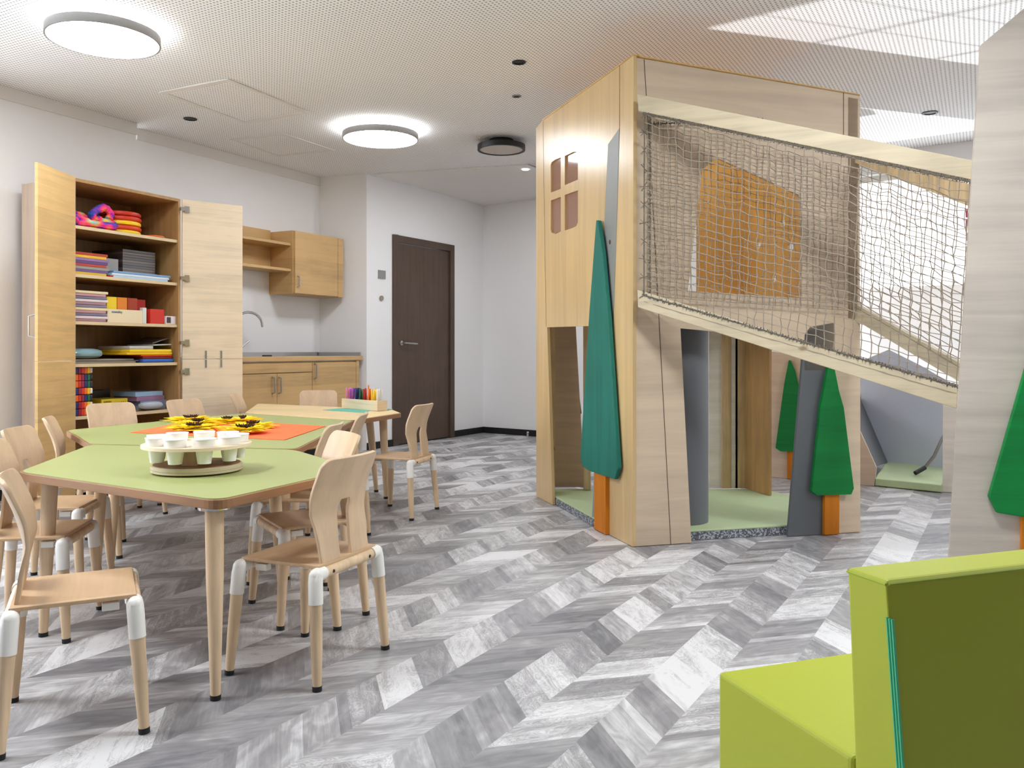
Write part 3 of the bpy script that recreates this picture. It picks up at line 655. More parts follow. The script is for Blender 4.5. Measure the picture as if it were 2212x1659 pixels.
# shelf 5
z = SH[4]+0.001
pal = [(14,96,64),(34,44,110),(150,30,60),(214,50,30),(236,112,24),(246,190,30)]
for i in range(7):
    rev = i in (2, 4, 5); order = list(reversed(pal)) if rev else pal
    t = thing('paint_set', (ORD[i] if i < 6 else 'topmost')+' rainbow paint set in the pile on the fifth shelf', 'paint set', CF.p(0.03,0.04,z+i*0.0432), 'rainbow paint sets on the fifth shelf')
    for k, c in enumerate(order):
        obj('paint_pot', CF.box(MB(), 0.028+k*0.021, 0.028+k*0.021+0.0195, 0.04, 0.10, z+i*0.0432+0.001, z+i*0.0432+0.040), cm(c, 0.4), t, bevel=0.003)
    obj('white_cap_end', CF.box(MB(), 0.154, 0.172, 0.042, 0.098, z+i*0.0432+0.003, z+i*0.0432+0.038), cm((226,222,216), 0.35) if not rev else cm((40,40,44), 0.35), t, bevel=0.006)
yb = thing('game_box', 'yellow game box with black and red lettering on the fifth shelf', 'box', CF.p(0.38,0.2,z))
obj('box_body', CF.box(MB(), 0.31, 0.51, 0.14, 0.34, z, z+0.085), cm((232,206,40)), yb, bevel=0.001)
text('KARTEN\nZAUBER', CF.p(0.355,0.1385,z+0.060), a3, 0.015, cm((60,50,30)), yb); text('HABA', CF.p(0.465,0.1385,z+0.055), a3, 0.026, cm((190,40,30)), yb)
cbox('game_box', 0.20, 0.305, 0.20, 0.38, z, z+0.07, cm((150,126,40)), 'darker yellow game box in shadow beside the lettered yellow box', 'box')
cbox('game_box', 0.36, 0.56, 0.37, 0.46, z, z+0.135, cm((58,46,38)), 'dark box at the back of the fifth shelf behind the yellow box', 'box')
for i, (c, nn_, a0, a1) in enumerate((((118,130,150),'bottom grey blue',0.56,0.79),((132,140,176),'second lilac blue',0.58,0.795),((150,110,140),'third pinkish',0.55,0.78),((150,176,206),'topmost light blue',0.54,0.765))):
    cbox('puzzle_box', a0, a1, 0.10, 0.32, z+i*0.031, z+i*0.031+0.030, cm(c), nn_+' puzzle box in the pile at the right of the fifth shelf', 'box', None, 0.001)
tag(obj('silver_bag', pillow(MB(), CF.p(0.62,0.05,z+0.032), 0.09, 0.035, 0.026, angC), cm((168,176,184), 0.15)), 'crumpled silver grey bag in front of the puzzle boxes, fifth shelf', 'bag')

# ================================================================= KITCHEN
KF = Fr((N0.x, N0.y), math.atan2(0.9685, 1.813))       # along the niche wall; b>0 goes into the wall
def K(px, b): 
    return KF.px(px, 700, b)[0]
UD = -0.279
ua0, ua1 = K(632, UD), K(738, UD); uz0, uz1 = 1.448, 2.005
up = thing('wall_cabinet', 'light wood wall cabinet with one door and steel handle above the sink counter', 'cabinet', KF.p((ua0+ua1)/2, UD/2, uz0))
obj('cabinet_body', KF.box(MB(), ua0, ua1, UD, -0.002, uz0, uz1), M_kit, up, bevel=0.001)
dsp = K(726, UD)
dd = obj('cabinet_door', KF.box(MB(), ua0+0.012, dsp, UD-0.02, UD-0.001, uz0+0.004, uz1-0.002), M_kit, up, bevel=0.0015)
obj('side_filler', KF.box(MB(), dsp+0.006, ua1, UD-0.02, UD-0.001, uz0, uz1-0.004), M_kit, up, bevel=0.0015)
def bow(fr, a, b, z0, z1, parent, depth=0.028, r=0.006):
    return obj('handle', MB().path([fr.p(a,b,z0), fr.p(a,b-depth,z0+0.008), fr.p(a,b-depth,z1-0.008), fr.p(a,b,z1)], r), M_metal, parent)
ha, hz = KF.px(643, 620, UD-0.02); hz2 = KF.px(643, 597, UD-0.02)[1]
bow(KF, ha, UD-0.02, hz, hz2, dd)
# open shelf unit left of it
sa0 = K(527, -0.2)-0.35; st = thing('wall_shelf', 'open two-board light wood wall shelf left of the closed wall cabinet', 'shelf', KF.p((sa0+ua0)/2, -0.1, 1.6))
obj('back_board', KF.box(MB(), sa0, ua0-0.002, -0.02, -0.002, 1.66, 2.02), M_kit, st)
for pz in (583.5, 527.8):
    zc = KF.px(625, pz, -0.26)[1]
    obj('shelf_board', KF.box(MB(), sa0, ua0-0.002, -0.262, -0.02, zc-0.01, zc+0.012), M_kit, st, bevel=0.001)
# base unit
BD = -0.46
ba0 = K(526, BD)-0.28; ba1 = (KF.b*0).x + K(769, BD); ct = 0.895
bu = thing('base_cabinet', 'light wood kitchen base cabinet with three doors and steel handles', 'cabinet', KF.p((ba0+ba1)/2, BD/2, 0))
obj('cabinet_body', KF.box(MB(), ba0, ba1, BD, -0.004, 0.08, ct-0.045), M_kit, bu); obj('plinth', KF.box(MB(), ba0, ba1, BD+0.05, -0.004, 0, 0.08), M_black, bu)
fz1 = KF.px(600, 776, BD)[1]; fz0 = KF.px(600, 806, BD)[1]
x1, x2, x3, x4 = K(594.5, BD), K(671, BD), K(765, BD), K(778, BD)
obj('false_front', KF.box(MB(), ba0, x2-0.003, BD-0.02, BD-0.001, fz0+0.003, ct-0.055), M_kit, bu, bevel=0.0015)
d1 = obj('cabinet_door', KF.box(MB(), ba0, x1-0.002, BD-0.02, BD-0.001, 0.09, fz0-0.003), M_kit, bu, bevel=0.0015)
d2_ = obj('cabinet_door', KF.box(MB(), x1+0.002, x2-0.003, BD-0.02, BD-0.001, 0.09, fz0-0.003), M_kit, bu, bevel=0.0015)
d3_ = obj('cabinet_door', KF.box(MB(), x2+0.003, x3, BD-0.02, BD-0.001, 0.09, ct-0.055), M_kit, bu, bevel=0.0015)
obj('end_panel', KF.box(MB(), x3+0.006, min(x4, x3+0.05), BD-0.02, BD+0.2, 0.0, ct-0.045), M_kit, bu, bevel=0.0015)
for px, y0, y1, dd in ((590, 850, 815, d1), (604, 850, 815, d2_), (681, 818, 786, d3_)):
    a_, za = KF.px(px-2, y0, BD-0.02); zb = KF.px(px-2, y1, BD-0.02)[1]; bow(KF, a_, BD-0.02, za, zb, dd, 0.03, 0.0075)
wt = thing('worktop', 'steel topped kitchen worktop with a light wood front edge', 'worktop', KF.p((ba0+x4)/2, BD/2, ct-0.04))
obj('front_edge', KF.box(MB(), ba0, x4+0.005, BD-0.03, BD-0.005, ct-0.04, ct), M_kit, wt, bevel=0.004)
obj('steel_top', KF.box(MB(), ba0, x4+0.005, BD-0.005, -0.003, ct-0.044, ct-0.001), M_metal, wt)
obj('upstand', KF.box(MB(), ba0, K(688, -0.02)-0.02, -0.022, -0.003, ct-0.001, ct+0.035), M_metal, wt)
rd = Fr((N1.x, N1.y), math.atan2(N2.x-N1.x, N2.y-N1.y))
obj('side_upstand', MB().prism([V((N1.x-0.01,N1.y-0.03,ct-0.001)), V((N2.x-0.052,N2.y-0.022,ct-0.001)), V((N2.x-0.058,N2.y-0.040,ct-0.001)), V((N1.x-0.015,N1.y-0.048,ct-0.001))], (0,0,0.035)), M_metal, wt)
sa, _ = KF.px(560, 768, -0.25)
obj('sink_plug', KF.box(MB(), sa+0.02, sa+0.1, -0.30, -0.26, ct, ct+0.012), M_dkmetal, wt, bevel=0.003)
fa, fz = KF.px(545, 676, -0.2); f0 = K(520, -0.2)
fc = thing('tap', 'chrome kitchen tap with an arched spout above the sink', 'tap', KF.p(f0-0.06, -0.2, ct))
zt = fz+0.004; pts = [KF.p(f0-0.06,-0.2,ct)]+[KF.p(f0-0.06,-0.2,zt-0.10)]
aR = K(566, -0.2); R_ = (aR-(f0-0.06))/2
for k in range(0, 11):
    t = math.pi*(1-k/10.0*0.95); pts.append(KF.p(f0-0.06+R_+R_*math.cos(t), -0.2, zt-0.10+0.10*math.sin(t)))
pts.append(KF.p(f0-0.06+2*R_+0.005,-0.2,zt-0.12))
obj('spout', MB().path(pts, 0.011, 10), M_chrome, fc); obj('lever', MB().path([KF.p(f0-0.06,-0.22,ct+0.04), KF.p(f0+0.05,-0.24,ct+0.13)], 0.009), M_chrome, fc); obj('base', MB().lathe(KF.p(f0-0.06,-0.2,ct), [(0,0),(0.028,0),(0.026,0.05),(0.014,0.07)], 20), M_chrome, fc)

# ================================================================= TABLES
TH = 0.55
def roundpoly(P, r, n=6):
    out = []; m = len(P)
    for i in range(m):
        p = V(P[i]); a = V(P[i-1])-p; b = V(P[(i+1)%m])-p; a2, b2 = a.normalized(), b.normalized()
        k = min(r, a.length*0.45, b.length*0.45); s_, e = p+a2*k, p+b2*k
        for j in range(n+1):
            t = j/n; out.append(s_*(1-t)**2 + p*2*t*(1-t) + e*t*t)
    return out
def table(name, label, corners, rads, top_m, legs, th=0.028):
    P = [G(x, y, TH) for x, y in corners]; P = [V((p.x,p.y)) for p in P]; c = sum(P, V((0,0)))/len(P)
    t = thing(name, label, 'table', (c.x, c.y, 0))
    R = roundpoly(P, rads); 
    obj('tabletop', MB().prism([(p.x,p.y,TH-th) for p in R], (0,0,th-0.0025)), M_tabe, t, bevel=0.006, seg=3)
    Ri = roundpoly([p+(c-p).normalized()*0.011 for p in P], rads)
    obj('top_laminate', MB().prism([(p.x,p.y,TH-0.0026) for p in Ri], (0,0,0.0026)), top_m, t)
    for i, ins, out in legs:
        p = P[i]; q = p+(c-p).normalized()*ins; f = p+(c-p).normalized()*(ins-out)
        lg = obj('leg', MB().path([(q.x,q.y,TH-th-0.006), (q.x*0.6+f.x*0.4, q.y*0.6+f.y*0.4, 0.33), (f.x,f.y,0.012)], [0.0255,0.0235,0.0135], 20), M_leg, t)
        obj('mounting_plate', MB().lathe((q.x,q.y,0), [(0,TH-th-0.008),(0.044,TH-th-0.008),(0.044,TH-th-0.0005),(0,TH-th-0.0005)], 28), M_chrome, lg)
        obj('foot', MB().tube((f.x,f.y,0.0005),(f.x,f.y,0.014),0.0145,n=16), M_rubber, lg)
    return t
table('activity_table', 'lime green topped table nearest the camera, carrying the cup carousel', [(34,1019),(193,960),(640,971),(777,1012),(470,1081)], 0.055, M_tabg, [(0,0.10,0.02),(1,0.13,0.05),(2,0.13,0.05),(3,0.13,0.05),(4,0.085,0.03)])
table('activity_table', 'second lime green topped table with the sunflowers on an orange cloth', [(141,929),(525,892.5),(765,908),(640,970.2),(193,959.2)], 0.05, M_tabg, [(0,0.14,0.03),(1,0.14,0.03),(2,0.14,0.05),(3,0.14,0.03),(4,0.14,0.03)])
table('activity_table', 'farthest table with a pale maple top carrying the block of markers', [(525,892),(556,871.5),(847,884),(868,892),(765,907.5)], 0.04, M_taby, [(1,0.14,0.05),(2,0.16,0.05),(3,0.13,0.02),(4,0.16,0.02)])

# ================================================================= CHAIRS
def make_chair():
    t = thing('child_chair', 'x', 'chair', (0,0,0))
    sx, sy, zs_ = 0.160, 0.135, 0.322
    # seat : thin ply with soft rolled front and rear
    vs = []; nx, ny = 8, 12
    mb = MB()
    for j in range(ny+1):
        y = -sy-0.004+(2*sy+0.008)*j/ny
        for i in range(nx+1):
            x = -0.148+0.296*i/nx; e = (2*i/nx-1); f = (2*j/ny-1)
            vs.append((x, y, zs_+0.012-0.007*(1-e*e)*(1-f**4)))
    fs = [(j*(nx+1)+i, j*(nx+1)+i+1, (j+1)*(nx+1)+i+1, (j+1)*(nx+1)+i) for j in range(ny) for i in range(nx)]
    obj('seat', mb.add(vs, fs, True), M_beechs, t, solid=0.010, bevel=0.002)
    for y in (sy, -sy):
        rail = obj('cross_rail', MB().tube((-sx+0.01,y,zs_-0.008),(sx-0.01,y,zs_-0.008),0.0165,n=18), M_leg, t)
        if y < 0:
            for x in (-0.095, 0.095): obj('screw', MB().tube((x,y-0.0155,zs_-0.008),(x,y-0.018,zs_-0.008),0.005,n=10), M_dkmetal, rail)
    for ix in (-1, 1):
        for iy in (-1, 1):
            top = V((ix*sx, iy*sy, zs_-0.010)); foot = V((ix*0.180, iy*0.155, 0.0)); d = foot-top
            P = lambda z_: top + d*((top.z-z_)/top.z)
            lg = obj('leg', MB().path([P(0.245), P(0.12), P(0.012)], [0.0182,0.0165,0.0125], 18), M_leg, t)
            obj('elbow', MB().path([V((ix*(sx-0.036), iy*sy, zs_-0.008)), V((ix*(sx-0.012), iy*sy, zs_-0.007)), V((ix*(sx-0.002), iy*sy, zs_-0.011)), P(zs_-0.026), P(0.236)], [0.0195,0.0195,0.0205,0.0205,0.0203], 18), M_whitep, lg)
            mbx = MB().ball(V((ix*(sx-0.003), iy*sy, zs_-0.0085)), 0.0205, n=14, m=8)
            obj('elbow_knuckle', mbx, M_whitep, lg)
            obj('foot', MB().tube(P(0.0005), P(0.014), 0.0135, n=14), M_rubber, lg)
    for ix in (-1, 1): obj('underseat_clip', MB().box((ix*0.12-0.012, sy-0.075, zs_-0.022), (ix*0.12+0.012, sy-0.035, zs_-0.002)), M_whitep, t, bevel=0.002)
    # backrest
    Z0, Z1 = zs_-0.004, 0.638; slot = 0.029; slotz = 0.508
    def hw(z_):
        ks = [(Z0,0.120),(0.36,0.121),(0.43,0.128),(0.49,0.138),(0.52,0.141),(Z1,0.141)]
        for (a, wa), (b, wb) in zip(ks, ks[1:]):
            if z_ <= b: k = (z_-a)/(b-a); k = k*k*(3-2*k); w = wa+(wb-wa)*k; break
        r = 0.032; dz = Z1-z_
        if dz < r: w = w-r+math.sqrt(max(0, r*r-(r-dz)**2))
        return w
    def yb(z_):
        ks = [(Z0,-0.128),(0.38,-0.118),(0.47,-0.112),(0.55,-0.135),(Z1,-0.172)]
        for (a, wa), (b, wb) in zip(ks, ks[1:]):
            if z_ <= b+1e-6: k = (z_-a)/(b-a); return wa+(wb-wa)*k
    zz = [Z0+(slotz-Z0)*i/12 for i in range(13)] + [slotz+(Z1-0.032-slotz)*i/6 for i in range(1,7)] + [Z1-0.032+0.032*math.sin(math.pi/2*i/7) for i in range(1,8)]
    U = [-1,-0.8,-0.55,-0.27,'a','b',0.27,0.55,0.8,1]
    vs = []; 
    for z_ in zz:
        w = hw(z_); cz = min(1, max(0, (z_-0.40)/0.12))
        for u in U:
            sl = slot if z_ < slotz-0.012 else (slot*0.75 if z_ < slotz+0.001 else slot*0.6)
            x = -sl if u == 'a' else sl if u == 'b' else math.copysign(sl+(w-sl)*((abs(u)-0.0)/1.0), u)
            vs.append((x, yb(z_)+0.024*cz*(x/0.14)**2, z_))
    n = len(U); fs = []
    for j in range(len(zz)-1):
        for i in range(n-1):
            if U[i] == 'a' and zz[j+1] <= slotz+1e-6: continue
            fs.append((j*n+i, j*n+i+1, (j+1)*n+i+1, (j+1)*n+i))
    obj('backrest', MB().add(vs, fs, True), M_beech, t, solid=0.010, bevel=0.002)
    return t
chair0 = make_chair()
CH_ = [(-0.615,2.585,157,'beech child chair nearest the camera, at the right corner of the front green table'),
 (-1.13,2.195,26,'beech child chair at the near left corner of the front green table'),
 (-1.63,2.90,10,'beech child chair half under the front table, its backrest cut by the left picture edge'),
 (-1.84,3.42,8,'beech child chair with broad backrest left of the front green table'),
 (-2.00,3.97,22,'beech child chair seen edge-on at the left tip of the second green table'),
 (-2.239,4.864,-40,'beech child chair in front of the rainbow paint sets in the open cabinet'),
 (-1.94,5.28,-25,'beech child chair behind the sunflowers, before the puzzle boxes in the cabinet'),
 (-1.80,5.98,5,'beech child chair seen edge-on before the pale open cabinet door'),
 (-1.453,6.36,-77,'beech child chair facing the camera in front of the kitchen base cabinet'),
 (-0.75,3.11,212,'beech child chair with bright backrest at the right side of the front green table'),
 (-0.90,3.60,178,'beech child chair mostly hidden behind the bright backrest, near the orange cloth'),
 (-0.885,4.16,182,'beech child chair edge-on where the second green table meets the maple table'),
 (-0.65,4.93,162,'beech child chair standing free in front of the brown door')]
for i, (x, y, ph, lb) in enumerate(CH_):
    o = chair0 if i == 0 else copytree(chair0)
    o.location = (x, y, 0); o.rotation_euler = (0, 0, math.radians(ph-90)); o['label'] = lb; o['group'] = 'child chairs around the tables'

# ================================================================= ON THE TABLES
tz = TH+0.0005
def flat(name, pts, z0, h, m, label, cat): 
    return tag(obj(name, MB().prism([V((G(x,y,TH).x, G(x,y,TH).y, z0)) for x, y in pts], (0,0,h)), m), label, cat)
flat('felt_cloth', [(282,935),(432,906),(703,921.5),(614,951.5)], tz, 0.003, cm((250,116,62), 0.9), 'orange felt cloth under the sunflowers on the second green table', 'cloth')
flat('paper_sheet', [(697,886),(734,882.6),(803,886.5),(786,892)], tz, 0.0012, cm((96,178,160), 0.8), 'teal paper sheet in front of the marker block on the maple table', 'paper')
flat('paper_sheet', [(824,885.5),(838,883.2),(850,884.6),(838,887)], tz, 0.0012, cm((104,160,140), 0.8), 'green paper corner right of the marker block on the maple table', 'paper')
M_pet = mat('yellow_felt', (255, 226, 36), 0.85); M_seed = mat('dark_brown_felt', (66, 34, 22), 0.9)
def flower(px, py, r, rc, hz, label, seed, cx=0.0, cy=0.0):
    rn = random.Random(seed); c = G(px, py, TH); z0 = tz+0.0045+hz
    rc *= 0.72; t = thing('felt_sunflower', label, 'felt flower', (c.x, c.y, z0), 'felt sunflowers on the orange cloth')
    mb = MB()
    mb.lathe((c.x,c.y,0), [(0,z0),(r*0.78,z0),(r*0.78,z0+0.003),(0,z0+0.005)], 20)
    for lay in range(3):
        n = 27
        for k in range(n):
            a = 2*math.pi*(k+lay*0.37)/n + rn.uniform(-0.08,0.08); L_ = r*(1.08-0.16*lay)*rn.uniform(0.74,1.14); w = r*0.14
            d = V((math.cos(a), math.sin(a), 0)); s_ = V((-d.y, d.x, 0)); up_ = rn.uniform(0.0,0.010)+0.002*lay
            b0 = V((c.x,c.y,z0+0.0025*lay)); 
            vs = [b0+d*r*0.1+s_*w*0.5, b0+d*r*0.1-s_*w*0.5, b0+d*L_*0.6-s_*w+V((0,0,up_)), b0+d*L_+V((0,0,up_*1.3)), b0+d*L_*0.6+s_*w+V((0,0,up_))]
            vs2 = [v+V((0,0,0.0015)) for v in vs]
            mb.add(vs+vs2, [(4,3,2,1,0),(5,6,7,8,9)]+[(i,(i+1)%5,5+(i+1)%5,5+i) for i in range(5)])
    obj('petals', mb, M_pet, t)
    mb = MB().lathe((c.x,c.y,0), [(0,z0+0.010),(rc*0.9,z0+0.010),(rc*0.95,z0+0.014),(rc*0.7,z0+0.019),(0,z0+0.020)], 20)
    for k in range(64):
        a = rn.uniform(0,6.28); q = rc*math.sqrt(rn.random()); p = V((c.x+math.cos(a)*q, c.y+math.sin(a)*q, z0+0.020))
        mb.tube(p, p+V((math.cos(a)*0.010, math.sin(a)*0.010, rn.uniform(0.004,0.013))), 0.0030, 0.0018, n=5)
    obj('seed_centre', mb, M_seed, t)
flower(412, 910, 0.135, 0.046, 0.0, 'yellow felt sunflower at the far left of the bunch on the orange cloth', 1)
flower(428, 921, 0.12, 0.036, 0.006, 'yellow felt sunflower between the near and far left ones of the bunch', 2)
flower(420, 933, 0.135, 0.050, 0.010, 'yellow felt sunflower at the near left of the bunch, behind the white cups', 3)
flower(490, 914, 0.125, 0.030, 0.0, 'yellow felt sunflower at the far middle of the bunch', 4)
flower(524, 914, 0.10, 0.018, 0.006, 'yellow felt sunflower with hardly any centre at the far right of the bunch', 5)
flower(546, 926, 0.12, 0.036, 0.004, 'yellow felt sunflower with small dark centre on the right of the bunch', 6)
flower(530, 938, 0.12, 0.050, 0.012, 'yellow felt sunflower at the near right of the bunch, largest dark centre there', 7)
# cup carousel
cc = G(426, 1018, TH); X, Y = cc.x, cc.y
cr_ = thing('cup_carousel', 'round two-tier wooden cup carousel standing on the front green table', 'cup holder', (X, Y, tz))
obj('base_disc', MB().lathe((X,Y,0), [(0,tz+0.004),(0.140,tz+0.004),(0.143,tz+0.006),(0.143,tz+0.013),(0.141,tz+0.0135),(0.143,tz+0.014),(0.143,tz+0.024),(0.140,tz+0.026),(0,tz+0.026)], 64), M_pine, cr_)
obj('base_top', MB().lathe((X,Y,0), [(0,tz+0.0262),(0.136,tz+0.0262),(0.136,tz+0.0275),(0,tz+0.0275)], 64), M_tabe, cr_)
obj('foot_ring', MB().lathe((X,Y,0), [(0.10,tz),(0.12,tz),(0.12,tz+0.004),(0.10,tz+0.004)], 40), M_rubber, cr_)
mb = MB().box((X-0.022,Y-0.075,tz+0.026),(X+0.022,Y+0.075,tz+0.083)); obj('divider', mb, M_leg, cr_)
zt_ = tz+0.083
ang = [math.radians(-100+40*k) for k in range(9)]
holes = [[V((X+math.cos(a)*0.128+0.0315*math.cos(-2*math.pi*j/20), Y+math.sin(a)*0.128+0.0315*math.sin(-2*math.pi*j/20), zt_)) for j in range(20)] for a in ang]
rim = [V((X+0.172*math.cos(2*math.pi*j/72), Y+0.172*math.sin(2*math.pi*j/72), zt_)) for j in range(72)]
obj('top_ring', MB().prism(rim, (0,0,0.010), holes), M_cabl, cr_)
M_cup = mat('white_cup', (246, 246, 244), 0.35)
spots = ['front middle, just left of centre','front right of centre','right side front','right side back','back right of centre','back middle','back left of centre','left side','front left']
cup0 = None
for a, sp in zip(ang, spots):
    x, y = X+math.cos(a)*0.128, Y+math.sin(a)*0.128
    if cup0 is None:
        cup0 = obj('plastic_cup', MB().lathe((0,0,0), [(0,0),(0.0215,0),(0.0292,0.052)], 10, smooth=False).lathe((0,0,0), [(0.028,0.0515),(0.0318,0.0535),(0.0335,0.060),(0.0350,0.076),(0.0368,0.0775),(0.0365,0.0795),(0.0335,0.0795),(0.0318,0.062),(0.026,0.050),(0.019,0.003),(0,0.003)], 30), M_cup); o = cup0
    else: o = cup0.copy(); COL.objects.link(o)
    o.location = (x, y, tz+0.040); tag(o, 'white plastic cup in the wooden carousel, '+sp, 'cup', 'white cups in the carousel')
# marker block
p0 = G(738, 882, TH); p1 = G(815, 888.5, TH); d = (p1-p0).to_2d().normalized(); PD2 = Fr((p0.x,p0.y), 0); PD2.a = V((d.x,d.y)); PD2.b = V((-d.y,d.x)); Lb = (p1-p0).to_2d().length
mk = thing('marker_block', 'pale wooden block with holes holding bundles of markers on the maple table', 'pen holder', PD2.p(Lb/2,0.04,TH))
mb = PD2.box(MB(), 0, Lb, 0, 0.006, tz+0.0015, tz+0.068); PD2.box(mb, 0, 0.006, 0.006, 0.074, tz+0.0015, tz+0.068); PD2.box(mb, Lb-0.006, Lb, 0.006, 0.074, tz+0.0015, tz+0.068); PD2.box(mb, 0, Lb, 0.074, 0.08, tz+0.0015, tz+0.068); PD2.box(mb, 0.006, Lb-0.006, 0.006, 0.074, tz+0.0015, tz+0.008)
obj('block_body', mb, wood('whitewashed_pine', (226,208,178), 0.9, 'h'), mk)
rn = random.Random(11)
bund = [((240,130,190),'pink',0.075),((150,80,180),'purple',0.20),((30,50,110),'navy blue',0.33),((20,96,60),'green',0.455),((176,30,20),'red',0.57),((240,120,30),'orange',0.68),((246,208,30),'yellow',0.79),((238,238,236),'white',0.915)]
for c, nn_, f in bund:
    m = cm(c, 0.4)
    for k in range(6):
        a0 = f*Lb+rn.uniform(-0.006,0.006); b0 = 0.022+0.036*((k%3)/2.0); dx = rn.uniform(-0.011,0.011)+ (k//3-0.5)*0.010; h = 0.128+rn.uniform(-0.006,0.004)
        if nn_ == 'orange' and k == 0: h += 0.03
        q0 = PD2.p(a0,b0,tz+0.010); q1 = PD2.p(a0+dx,b0+rn.uniform(-0.006,0.006),tz+h+0.012)
        dd_ = (q1-q0)
        t = obj('felt_marker', MB().path([q0, q0+dd_*0.5, q0+dd_*0.52, q1-dd_*0.03, q1], [0.004,0.0042,0.0052,0.0052,0.0035], 8), m)
        tag(t, nn_+' marker standing in the '+nn_+' bundle of the wooden block', 'marker', nn_+' markers in the wooden block')

# ================================================================= PLAYHOUSE
H0, H1, H2 = V((0.156, 5.484)), V((0.580, 4.081)), V((1.813, 4.412)); H3 = V((1.50, 5.50)); H4 = V((0.17, 5.53))
PA = Pl(H0, H1); PB = Pl(H1, H2)
if PA.n.x > 0: pass
ph = thing('playhouse', 'two-storey birch plywood playhouse with cut-out windows, standing right of the tables', 'playhouse', ((H0.x+H2.x)/2, (H0.y+H1.y)/2+0.4, 0))
inA = V((0.957, 0.29, 0))*0.018; inB = V((-0.26, 0.966, 0))*0.018
A_ = lambda pts: [PA.at(x, y) for x, y in pts]
B_ = lambda pts: [PB.at(x, y) for x, y in pts]
def zfix(P, zmin=0.003): return [V((p.x,p.y,max(p.z, zmin))) for p in P]
bodyA = [(1158,277),(1171,262),(1338,142),(1337.6,277),(1313.5,312),(1306.5,467),(1296,703.5),(1182,707),(1193.5,1091),(1158.5,1073)]
def rwin(x0, x1, yt0, yt1, yb0, yb1, corner):
    return [(x0,yt0),(x1,yt1),(x1,yb1),(x0,yb0)]
wins = [[(1189.5,356),(1192,350),(1199,345),(1211.3,340),(1211.3,408),(1190,416)],
        [(1220,337),(1238,328),(1246,328),(1248.3,334),(1248.3,388),(1220,400)],
        [(1190,433),(1211.3,425),(1211.3,500),(1199,506),(1191,502),(1189.5,494)],
        [(1220,421),(1248.3,411),(1248.3,480),(1245,488),(1238,492),(1220,498)]]
pA = obj('front_wall', MB().prism(zfix(A_(bodyA)), inA, [A_(list(reversed(w))) for w in wins]), M_plyA, ph)
ctr = A_([(1190,340),(1248,328),(1248,488),(1190,505)])
obj('window_pane', MB().prism([p+inA*0.6 for p in ctr], inA*0.25), mat('tinted_acrylic', (150,112,92), 0.08, spec=0.6), pA)
obj('front_corner_board', MB().prism(zfix(A_([(1339.3,141),(1368.3,120),(1366.5,1182),(1309,1151.5),(1328,628),(1332.5,490),(1339.3,270)])), inA), M_plyA, ph)
obj('grey_inlay', MB().prism(zfix(A_([(1337.6,277),(1313.8,312.5),(1306.8,467),(1278,1136),(1308.6,1151),(1327.5,628),(1332,490)])), inA*0.95), M_greyl, ph)
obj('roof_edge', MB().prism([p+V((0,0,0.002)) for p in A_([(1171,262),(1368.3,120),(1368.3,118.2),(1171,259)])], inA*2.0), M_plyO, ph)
q = PA.at(1317.5, 523)
obj('knot_hole', MB().tube(q-inA*0.02, q-inA*0.06, 0.012, n=16), M_seam, ph)
# trees on panels
def tree(parent, name, P, out, crown, trunk, m, lab):
    t = obj(name, MB().prism(zfix([P(x, y)+out*0.35 for x, y in crown]), out), m, parent, bevel=0.004, label=lab)
    obj('tree_trunk', MB().prism(zfix([P(x, y) for x, y in trunk]), out*0.9), M_orng, t, bevel=0.002)
    return t
outA = -inA*1.3; outB = -inB*1.3
PAo = Pl(H0-inA.to_2d()*0.06, H1-inA.to_2d()*0.06); PBo = Pl(H1-inB.to_2d()*0.06, H2-inB.to_2d()*0.06)
tree(ph, 'cutout_tree', PAo.at, outA, [(1299.5,476),(1303,477),(1313,545),(1326,690),(1347,1010),(1339.5,1035),(1284,1017),(1269.5,1007),(1264.5,988),(1284.5,672)], [(1291.5,1008),(1316,1022),(1316,1158),(1291.5,1143)], M_teal, 'tall narrow teal tree')
# side wall B with the ramp, the five-sided opening and the door
bodyB = [(1369.3,121),(1857.5,205),(1858.5,1149.5),(1797,1154.5),(1809,800),(1738,720),(1470,690),(1493.5,1172.5),(1367,1182)]
opening = [(1550,341),(1517,366),(1486,628),(1733,644),(1729.5,456),(1726,422),(1710,413)]
pB = obj('side_wall', MB().prism(zfix(B_([(1369.3,121),(1857.5,205),(1858.5,1149.5),(1795,1155),(1803,800),(1738,800),(1738,735),(1470,709),(1493.5,1172.5),(1367,1182)])), inB, [B_(opening)]), M_plyB, ph)
obj('grey_leg', MB().prism(zfix(B_([(1738.5,722),(1750,706),(1803,697),(1803,800),(1795.5,1155),(1702,1160.5)])), inB*0.9), M_grey, ph)
# seams as thin dark strips
def seam(P, pts, k=0.0035):
    for (x0,y0),(x1,y1) in zip(pts, pts[1:]):
        a, b = P(x0,y0), P(x1,y1); yield a, b
mb = MB()
def seamstrip(mb, PL, out, pts, w=0.0016):
    for (x0,y0),(x1,y1) in zip(pts, pts[1:]):
        a, b = PL.at(x0,y0)+out*0.02, PL.at(x1,y1)+out*0.02; d = (b-a).normalized(); s_ = d.cross(out.normalized())*w
        mb.prism([a-s_, b-s_, b+s_, a+s_], out*0.04)
seamstrip(mb, PB, -inB, [(1391,128),(1404,330),(1424,700),(1449,1176)]); seamstrip(mb, PB, -inB, [(1822,200),(1822,330)]); 
seamstrip(mb, PB, -inB, [(1368.8,123),(1367.4,1180)], 0.0025)
obj('panel_seams', mb, M_seam, pB)
mb = MB(); seamstrip(mb, PA, -inA, [(1173.5,262),(1175,400),(1180,706)], 0.0012); obj('panel_seams', mb, M_seam, pA)
